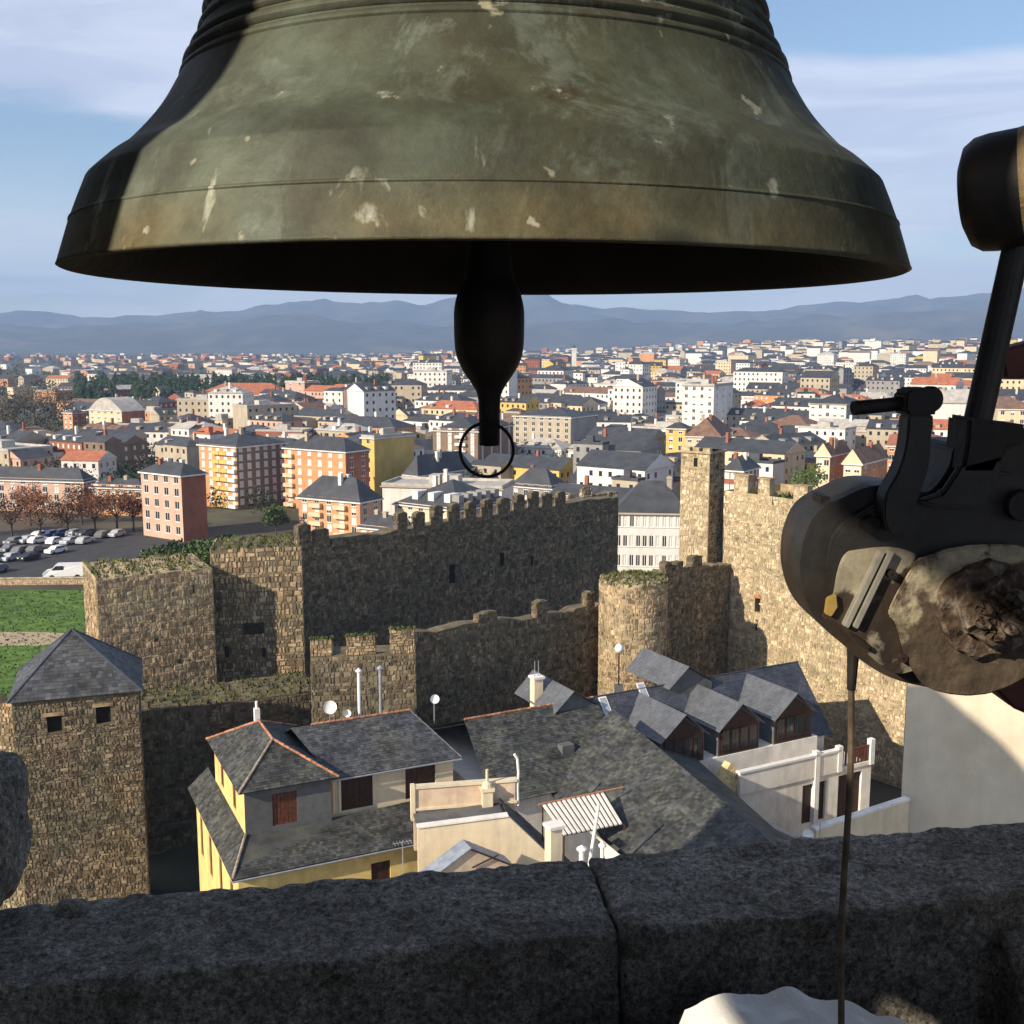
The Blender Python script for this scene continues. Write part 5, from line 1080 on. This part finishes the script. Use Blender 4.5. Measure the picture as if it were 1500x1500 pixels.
# --- bell
def bronze():
    m = bpy.data.materials.new('bell_bronze'); m.use_nodes = True; t = m.node_tree; b = t.nodes['Principled BSDF']; b.inputs['Metallic'].default_value = .12; b.inputs['Specular IOR Level'].default_value = .4
    tcn = N(t, 'ShaderNodeTexCoord')
    def nz(sc_, det=8, ro=.65, map_=(1,1,1), dist=0, off=(0,0,0)):
        mp = N(t, 'ShaderNodeMapping'); mp.inputs['Scale'].default_value = map_; mp.inputs['Location'].default_value = off; t.links.new(tcn.outputs['Object'], mp.inputs[0])
        n = N(t, 'ShaderNodeTexNoise'); n.inputs['Scale'].default_value = sc_; n.inputs['Detail'].default_value = det; n.inputs['Roughness'].default_value = ro; n.inputs['Distortion'].default_value = dist; t.links.new(mp.outputs[0], n.inputs['Vector']); return n.outputs['Fac']
    def mr_(v, a, b_, c=0, d=1):
        r = N(t, 'ShaderNodeMapRange'); r.inputs[1].default_value = a; r.inputs[2].default_value = b_; r.inputs[3].default_value = c; r.inputs[4].default_value = d; t.links.new(v, r.inputs[0]); return r.outputs[0]
    def mix(f, a, b_, bt='MIX'):
        x = N(t, 'ShaderNodeMix', data_type='RGBA', blend_type=bt); t.links.new(f, x.inputs[0]) if not isinstance(f, float) else setattr(x.inputs[0], 'default_value', f)
        for v, i in ((a,6),(b_,7)):
            if isinstance(v, tuple): x.inputs[i].default_value = (*v,1)
            else: t.links.new(v, x.inputs[i])
        return x.outputs[2]
    def mul(a, b_):
        x = N(t, 'ShaderNodeMath', operation='MULTIPLY'); t.links.new(a, x.inputs[0]); t.links.new(b_, x.inputs[1]); return x.outputs[0]
    c = mix(mr_(nz(3.2), .36, .64), (.040,.043,.028), (.092,.098,.063))
    c = mix(mr_(nz(9, 8, .7), .5, .66), c, (.060,.058,.038))
    c = mix(mr_(nz(2.2, 7, .6, off=(5,2,1)), .47, .58, 0, .9), c, (.105,.130,.098))           # pale verdigris
    c = mix(mr_(nz(5, 8, .75, (1.6,1.6,.5), .6, (2,7,3)), .52, .60, 0, .85), c, (.15,.175,.145))  # chalky runs
    se = N(t, 'ShaderNodeSeparateXYZ'); t.links.new(tcn.outputs['Object'], se.inputs[0])
    lip = mul(mr_(se.outputs[2], .165, .12), mr_(nz(2.0, 6, .6, off=(1,9,4)), .40, .58))
    c = mix(lip, c, (.145,.115,.052))                                                            # rubbed golden sound bow
    c = mix(mr_(nz(7, 7, .7, off=(8,1,1)), .63, .70, 0, .8), c, (.05,.028,.015))                 # brown stains
    c = mix(mr_(nz(6.5, 5, .6, (2.2,2.2,.8), .3, (3,3,8)), .625, .665), c, (.36,.37,.30))        # bird lime
    c = mix(mr_(nz(30, 3, .5, off=(4,4,4)), .70, .74), c, (.42,.40,.30))
    c = mix(mr_(nz(16, 8, .75, off=(6,5,2)), .40, .62, 0, .55), c, (.030,.030,.020))
    band = mul(mul(mr_(se.outputs[2], .150, .175), mr_(se.outputs[2], .245, .205)), mr_(nz(4, 6, .6, off=(2,2,9)), .40, .60, 0, .7)); c = mix(band, c, (.030,.031,.024))
    lines = nz(6, 5, .7, (1,1,26)); c = mix(1.0, c, mix(mr_(lines, .3, .7), (.95,.95,.95), (1.04,1.04,1.04)), 'MULTIPLY')
    t.links.new(c, b.inputs['Base Color']); t.links.new(mr_(nz(8), .3, .7, .55, .8), b.inputs['Roughness'])
    bp = N(t, 'ShaderNodeBump'); bp.inputs['Strength'].default_value = .35; bp.inputs['Distance'].default_value = .003
    ad = N(t, 'ShaderNodeMath', operation='ADD'); t.links.new(nz(20, 6), ad.inputs[0]); t.links.new(nz(70, 4), ad.inputs[1]); t.links.new(ad.outputs[0], bp.inputs['Height']); t.links.new(bp.outputs[0], b.inputs['Normal'])
    return m
M_bronze = bronze(); M_bronze_in = mat('bell_inside_shade', (.022,.018,.013), .85, .3, 6, .2, 30)  # inside bronze coloured near black to stand in for shade
BX, BY = -.036, 1.62
def smooth_profile(pts, k=4):
    out = []
    for i in range(len(pts)-1):
        p0, p1, p2, p3 = pts[max(0,i-1)], pts[i], pts[i+1], pts[min(len(pts)-1,i+2)]
        for j in range(k):
            s = j/k; out.append(tuple(.5*((2*b)+(-a+c)*s+(2*a-5*b+4*c-d)*s*s+(-a+3*b-3*c+d)*s**3) for a,b,c,d in zip(p0,p1,p2,p3)))
    return out + [pts[-1]]
def bell():
    root = thing('bell', 'large weathered green bronze bell hanging in the belfry opening', 'bell', (BX, BY, ZC)); root.rotation_euler = (0, R(.25), 0)
    a = [(.5735,.0975),(.572,.100),(.564,.125),(.556,.1495)]; b = [(.5545,.1535),(.544,.180),(.5345,.2025)]; c = smooth_profile([(.5325,.2055),(.508,.2275),(.482,.247),(.443,.291),(.415,.337)], 6)
    d = smooth_profile([(.392,.383),(.378,.420),(.368,.455),(.352,.55),(.342,.65),(.332,.74),(.312,.80),(.27,.845),(.20,.872),(.12,.885),(.005,.89)], 4)
    outer = [(.569,.0955)] + a + b + c + [(.408,.348),(.401,.364)] + d
    m = MB(); m.lathe(outer, 128); m.build('body', M_bronze, root, True)
    inner = [(.569,.0955),(.550,.097),(.530,.115),(.505,.17),(.455,.235),(.40,.31),(.355,.42),(.33,.55),(.31,.70),(.26,.79),(.15,.83),(.005,.84)]
    m = MB(); m.lathe(inner[::-1], 128); m.build('inside', M_bronze_in, root, True)
    def ring(r, z, t, name='moulding'):
        m = MB(); m.lathe([(r+t*math.cos(q)*.9, z+t*math.sin(q)) for q in [x*math.pi/5 for x in range(11)]], 128); m.build(name, M_bronze, root, True)
    ring(.5540,.152,.0027,'lip_line'); pass
    ring(.409,.342,.0062); ring(.402,.358,.0085); ring(.395,.376,.0060); ring(.384,.402,.0055); ring(.375,.428,.0080); ring(.369,.450,.0055)
    m = MB(); m.box(-.06,.06,-.16,.16,.88,1.06); m.box(-.16,.16,-.05,.05,.88,1.04); m.build('crown', M_bronze, root)
    m = MB(); m.box(-.75,.75,-.14,.14,1.06,1.42); m.tube((-1.02,0,1.1),(1.3,0,1.1),.035,.035,12); m.build('yoke', M_wood_dark, root)
bell()
def clapper():
    root = thing('clapper', 'black iron clapper hanging below the bell rim, tail narrowing downward', 'clapper', (BX+.003, BY, ZC))
    k = lambda py: P(715, py, Y=BY).z - ZC
    prof = [(.016,.84),(.018,.55),(.024,.25),(.034,k(395)),(.044,k(425)),(.0500,k(450)),(.0508,k(475)),(.0500,k(505)),(.0465,k(525)),(.037,k(545)),(.025,k(563)),(.0175,k(578)),(.0155,k(600)),(.0150,k(652)),(.001,k(654))]
    m = MB(); m.lathe(smooth_profile(prof[:-2],3)+prof[-2:], 32); m.build('ball_and_tail', M_iron, root, True)
    c = P(713, 659, Y=BY-.02) - Vector((BX+.003, BY, ZC)); m = MB(); R0 = .0385; n = 48; mm_ = 8; r = .0024; vs = []; fs = []
    for i in range(n):
        a = 2*math.pi*i/n
        for j in range(mm_):
            q = 2*math.pi*j/mm_; vs.append((c.x+(R0+r*math.cos(q))*math.cos(a), c.y+r*math.sin(q)+.004*math.sin(a), c.z+(R0+r*math.cos(q))*math.sin(a)))
    fs = [(i*mm_+j, ((i+1)%n)*mm_+j, ((i+1)%n)*mm_+(j+1)%mm_, i*mm_+(j+1)%mm_) for i in range(n) for j in range(mm_)]
    m.add(vs, fs); m.build('wire_ring', M_iron, root, True)
clapper()

# --- electric hammer
def peeled():
    m = mat('peeling_paint', (.28,.25,.185), .6, .3, 20, .7, 60, col2=(.035,.024,.017), c2lo=.49, c2hi=.53, c2scale=9, spec=.35, bdist=.003); return m
M_peel = peeled(); M_black = mat('sooty_black_steel', (.022,.021,.021), .55, .35, 14, .4, 50, col2=(.045,.03,.02), spec=.4, bdist=.003)
M_rusty = mat('crusted_rust', (.075,.05,.035), .9, .5, 60, 1.0, 90, col2=(.17,.14,.11), c2lo=.5, c2hi=.6, c2scale=45, bdist=.006)
HY = 1.25
def hammer():
    c0 = P(1360, 828, Y=HY); root = thing('bell_hammer', 'black electric bell hammer with peeling round housing at right', 'bell hammer', c0)
    def q(px, py, dy=0.): return P(px, py, Y=HY+dy) - c0
    def plate(name, pts, y0, y1, m, bev=.004, par=None):
        pts = [q(*p) for p in (smooth_profile(list(pts)+[pts[0]], 3)[:-1] if len(pts) > 9 else pts)]; bm = bmesh.new(); f = bm.faces.new([bm.verts.new((p.x, y0, p.z)) for p in pts]); 
        r = bmesh.ops.extrude_face_region(bm, geom=[f]); 
        for v in r['geom']:
            if isinstance(v, bmesh.types.BMVert): v.co.y = y1
        bmesh.ops.recalc_face_normals(bm, faces=bm.faces)
        if bev: bmesh.ops.bevel(bm, geom=[e for e in bm.edges], offset=bev, segments=2, affect='EDGES', clamp_overlap=True)
        me = bpy.data.meshes.new(name); bm.to_mesh(me); bm.free(); me.materials.append(m); return link(name, me, par or root)
    arc = lambda cx_, cy_, r, a0, a1, n: [(cx_+r*math.cos(R(a0+(a1-a0)*i/n)), cy_+r*math.sin(R(a0+(a1-a0)*i/n))) for i in range(n+1)]
    body = [(1217,738),(1236,729),(1277,712),(1327,714),(1357,722),(1378,704),(1392,680),(1403,652),(1460,650),(1520,640),(1560,700),(1575,800),(1560,900),(1520,962),(1473,997),(1417,1013),(1347,1005),(1300,991),(1262,968),(1237,946),(1212,925),(1193,903),(1180,875),(1173,838),(1176,800),(1187,768),(1200,750)]
    plate('housing_back', body, .0, .10, M_black, .006)
    # round edge rim facing left
    inner = [(1236,760),(1277,735),(1330,728),(1372,728),(1410,700),(1470,690),(1530,720),(1545,800),(1530,890),(1490,960),(1430,988),(1360,982),(1305,965),(1262,940),(1232,912),(1212,870),(1208,820),(1217,782)]
    low = [(1236,802),(1292,796),(1330,806),(1332,822),(1318,834),(1300,868),(1292,886),(1302,908),(1322,930),(1336,968),(1300,978),(1264,952),(1240,930),(1216,906),(1197,896),(1212,868),(1218,836),(1226,812)]
    plate('housing_face', [(x, y) for x, y in inner], -.018, -.0005, M_black, .003)
    plate('cover_plate', low, -.024, -.0185, M_peel, .001)
    lobe = [(1330,812),(1400,792),(1500,800),(1545,880),(1510,960),(1430,1004),(1350,998),(1318,960),(1300,905),(1290,884)]
    plate('bearing_flange', lobe, -.034, -.0245, mat('rust_and_cream', (.075,.055,.038), .85, .4, 30, .9, 60, col2=(.30,.26,.18), c2lo=.53, c2hi=.57, c2scale=10, bdist=.005), .002)
    hc = q(1425, 880); m = MB()
    def disc(name, r, y0, y1, mt, cxz=hc, n=36, jag=0, par=None):
        m = MB(); pr = []
        vs = []
        for (rr, yy) in ((r, y1), (r, y0+.004), (r*.94, y0), (.001, y0)):
            for i in range(n):
                a = 2*math.pi*i/n; k = 1 + jag*noise.noise(Vector((math.cos(a)*3, math.sin(a)*3, rr*90+r*50))); vs.append((cxz.x+rr*k*math.cos(a), yy + (jag*.05*noise.noise(Vector((i*.9,rr*60,2))) if yy == y0 else 0), cxz.z+rr*k*math.sin(a)))
        fs = [(j*n+i, j*n+(i+1)%n, (j+1)*n+(i+1)%n, (j+1)*n+i) for j in range(3) for i in range(n)]
        m.add(vs, fs); return m.build(name, mt, par or root, False)
    disc('bearing_ring', .056, -.046, -.0345, M_rusty, hc, 40, .12); hub = disc('hub_cap', .036, -.064, -.0465, M_rusty, hc, 30, .22)
    for k in range(7):
        a = k*.9; disc('grease_lump', .008*rnd(.7,1.3), -.072, -.06, M_rusty, hc + Vector((math.cos(a)*.02, 0, math.sin(a)*.02)), 9, .3, hub)
    for (x0,y0,x1,y1,wd) in ((1279,800,1227,908,4.5),(1292,800,1240,909,4.5)):
        a, b = Vector((x0,y0)), Vector((x1,y1)); n = Vector((-(b-a).y,(b-a).x)).normalized()*wd; plate('guide_rail', [tuple(a+n),tuple(b+n),tuple(b-n),tuple(a-n)], -.034, -.0235, mat('bare_steel', (.42,.40,.34), .4, .2, 20, metal=.5), .001)
    plate('sealing_tab', [(1201,868),(1214,862),(1216,880),(1207,894),(1198,890)], -.032, -.0235, mat('ochre_tab', (.32,.22,.06), .6, .2, 20), .001)
    for px_, py_, r in ((1293,833,.005),(1309,953,.005),(1264,762,.010),(1480,735,.018)): disc('bolt', r, -.034, -.0242, M_iron, q(px_,py_), 12)
    plate('clip', [(1235,916),(1262,936),(1258,942),(1233,922)], -.034, -.0235, M_iron, .001)
    plate('edge_stud', [(1210,730),(1222,730),(1222,744),(1210,744)], .02, .06, M_iron, .001)
    # bracket arm with stop bolt
    arm = [(1308,604),(1342,602),(1340,640),(1338,674),(1326,712),(1314,742),(1302,766),(1284,772),(1274,752),(1276,716),(1290,690),(1299,668),(1305,640)]
    plate('bracket_arm', arm, -.05, -.019, M_black, .004)
    plate('arm_head', [(1302,572),(1310,566),(1338,565),(1347,572),(1348,600),(1340,605),(1308,606),(1300,598)], -.055, -.015, M_iron, .003)
    def cyl(name, a, b, r, mt, n=16): m = MB(); m.tube(a, b, r, r, n); return m.build(name, mt, root)
    cyl('stop_bolt', q(1250,598,-.045), q(1352,588,-.03), .0078, M_iron); cyl('bolt_head', q(1351,586,-.04), q(1364,585,-.032), .0075, M_iron, 10)
    m = MB(); kc = q(1362,585,-.035); m.lathe([(.001,-.008),(.012,-.008),(.0145,-.004),(.0145,.004),(.012,.008),(.001,.008)], 20); o = m.build('bolt_knob', M_iron, root); o.location = kc; o.rotation_euler = (R(90),0,R(28))
    # shaft, socket and hammer head
    a, b = Vector((1412,690)), Vector((1499,320))
    sh_ = MB(); pa, pb = q(1418,680,-.0), q(1496,330,-.02); sh_.tube(pa, pb, .0155, .0145, 16); sh_.build('shaft', M_black, root)
    plate('shaft_socket', [(1403,608),(1440,614),(1490,620),(1487,648),(1462,652),(1440,690),(1392,690),(1400,650)], -.03, .03, M_iron, .004)
    plate('shaft_web', [(1392,676),(1452,660),(1450,700),(1420,740),(1352,738),(1330,728),(1366,716)], -.03, -.0185, M_black, .004)
    plate('side_lever', [(1478,512),(1530,498),(1530,556),(1484,556)], .02, .05, mat('red_brown_paint', (.09,.025,.02), .6, .3, 10), .003)
    h0 = q(1452,283,-.01); ax = Vector((.86,-.48,.12)).normalized(); r = .0625; m = MB(); m.lathe([(.001,-.052),(r*.55,-.050),(r*.85,-.043),(r*.97,-.032),(r,-.018),(r,.075),(r*.96,.085),(.001,.087)], 40)
    o = m.build('hammer_head', M_black, root, True); o.location = h0 + ax*.02; o.rotation_euler = ax.to_track_quat('Z','Y').to_euler()
    m = MB(); m.lathe([(r*1.002,.012),(r*1.01,.016),(r*1.01,.094),(r*.9,.1),(.001,.1)], 40); o2 = m.build('worn_striking_face', mat('worn_bronze_face', (.34,.24,.13), .6, .35, 18, .3), o, True)
    # mounting arm to the right jamb
    plate('mounting_arm', [(1440,985),(1500,962),(1800,930),(1800,1060),(1560,1075),(1500,1050),(1462,1010)], .03, .09, MATS['red_brown_paint'], .004)
    return q, c0
hq, hc0 = hammer()
def rope():
    a = P(1250, 950, Y=HY+.03); b = P(1247, 1010, Y=HY+.03); e = P(1229, 1560, Y=HY-.02); root = thing('pull_cable', 'thin hanging cable below the hammer housing crossing the stone ledge', 'cable', (e.x, e.y, e.z))
    pts = [b.lerp(e, i/14) + Vector((.0022*math.sin(i*.55), 0, 0)) - e for i in range(15)]; m = MB(); m.path(pts, .0041, 8); m.build('cable', mat('brown_cable', (.10,.075,.05), .75, .35, 40), root)
    m = MB(); m.tube(a-e, b-e, .0075, .0052, 10); m.build('sleeve', M_iron, root)
rope()
def tarp():
    root = thing('crumpled_sheet', 'crumpled white plastic sheet lying below the ledge at bottom', 'plastic sheet', (.38, 1.25, ZC-1.0)); n = 46; vs = []
    m = MB(); a = [P(985,1463,Y=1.30), P(1100,1452,Y=1.31), P(1180,1458,Y=1.31), P(1290,1458,Y=1.30), P(1335,1510,Y=1.28)]
    xs0, xs1 = .225, .565
    for j in range(20):
        for i in range(n):
            u = i/(n-1); v = j/19; x = xs0 + (xs1-xs0)*u; y = 1.43 - .36*v - .01*math.sin(u*9)
            crest = -.895 + .010*math.sin(u*5.5) - .03*max(0, abs(u-.5)-.38)*6
            z = crest - .05*v + .012*noise.noise(Vector((x*22, y*22, 1))) + .016*abs(noise.noise(Vector((x*11+y*6, y*9, 5)))) - (.10*max(0,(u-.60))*(.3+v) ) - .07*sst(.93,1,u) - .05*(1-sst(0,.04,u)) - (.05 if j == 0 else 0)
            vs.append((x-.38, y-1.25, z+1.0))
    m.add(vs, [(j*n+i, j*n+i+1, (j+1)*n+i+1, (j+1)*n+i) for j in range(19) for i in range(n-1)])
    o = m.build('sheet', mat('white_plastic', (.74,.73,.70), .4, .06, 6, .15, 40), root, False); md = o.modifiers.new('thickness', 'SOLIDIFY'); md.thickness = .003
tarp()

# ------------------------------------------------------------------ the air
hz = MB(); hz.box(-14000, 14000, -600, 13500, -60, 900); ho = hz.build('haze', [], None)
hm = bpy.data.materials.new('haze_air'); hm.use_nodes = True; ht_ = hm.node_tree; ht_.nodes.clear()
out = N(ht_, 'ShaderNodeOutputMaterial'); pv = N(ht_, 'ShaderNodeVolumePrincipled'); pv.inputs['Color'].default_value = (.42,.63,1.0,1); pv.inputs['Density'].default_value = 1.15e-4; pv.inputs['Anisotropy'].default_value = 0.0
ht_.links.new(pv.outputs[0], out.inputs['Volume']); ho.data.materials.append(hm); tag(ho, 'thin blue air haze over the town and mountains', 'haze', kind='stuff')
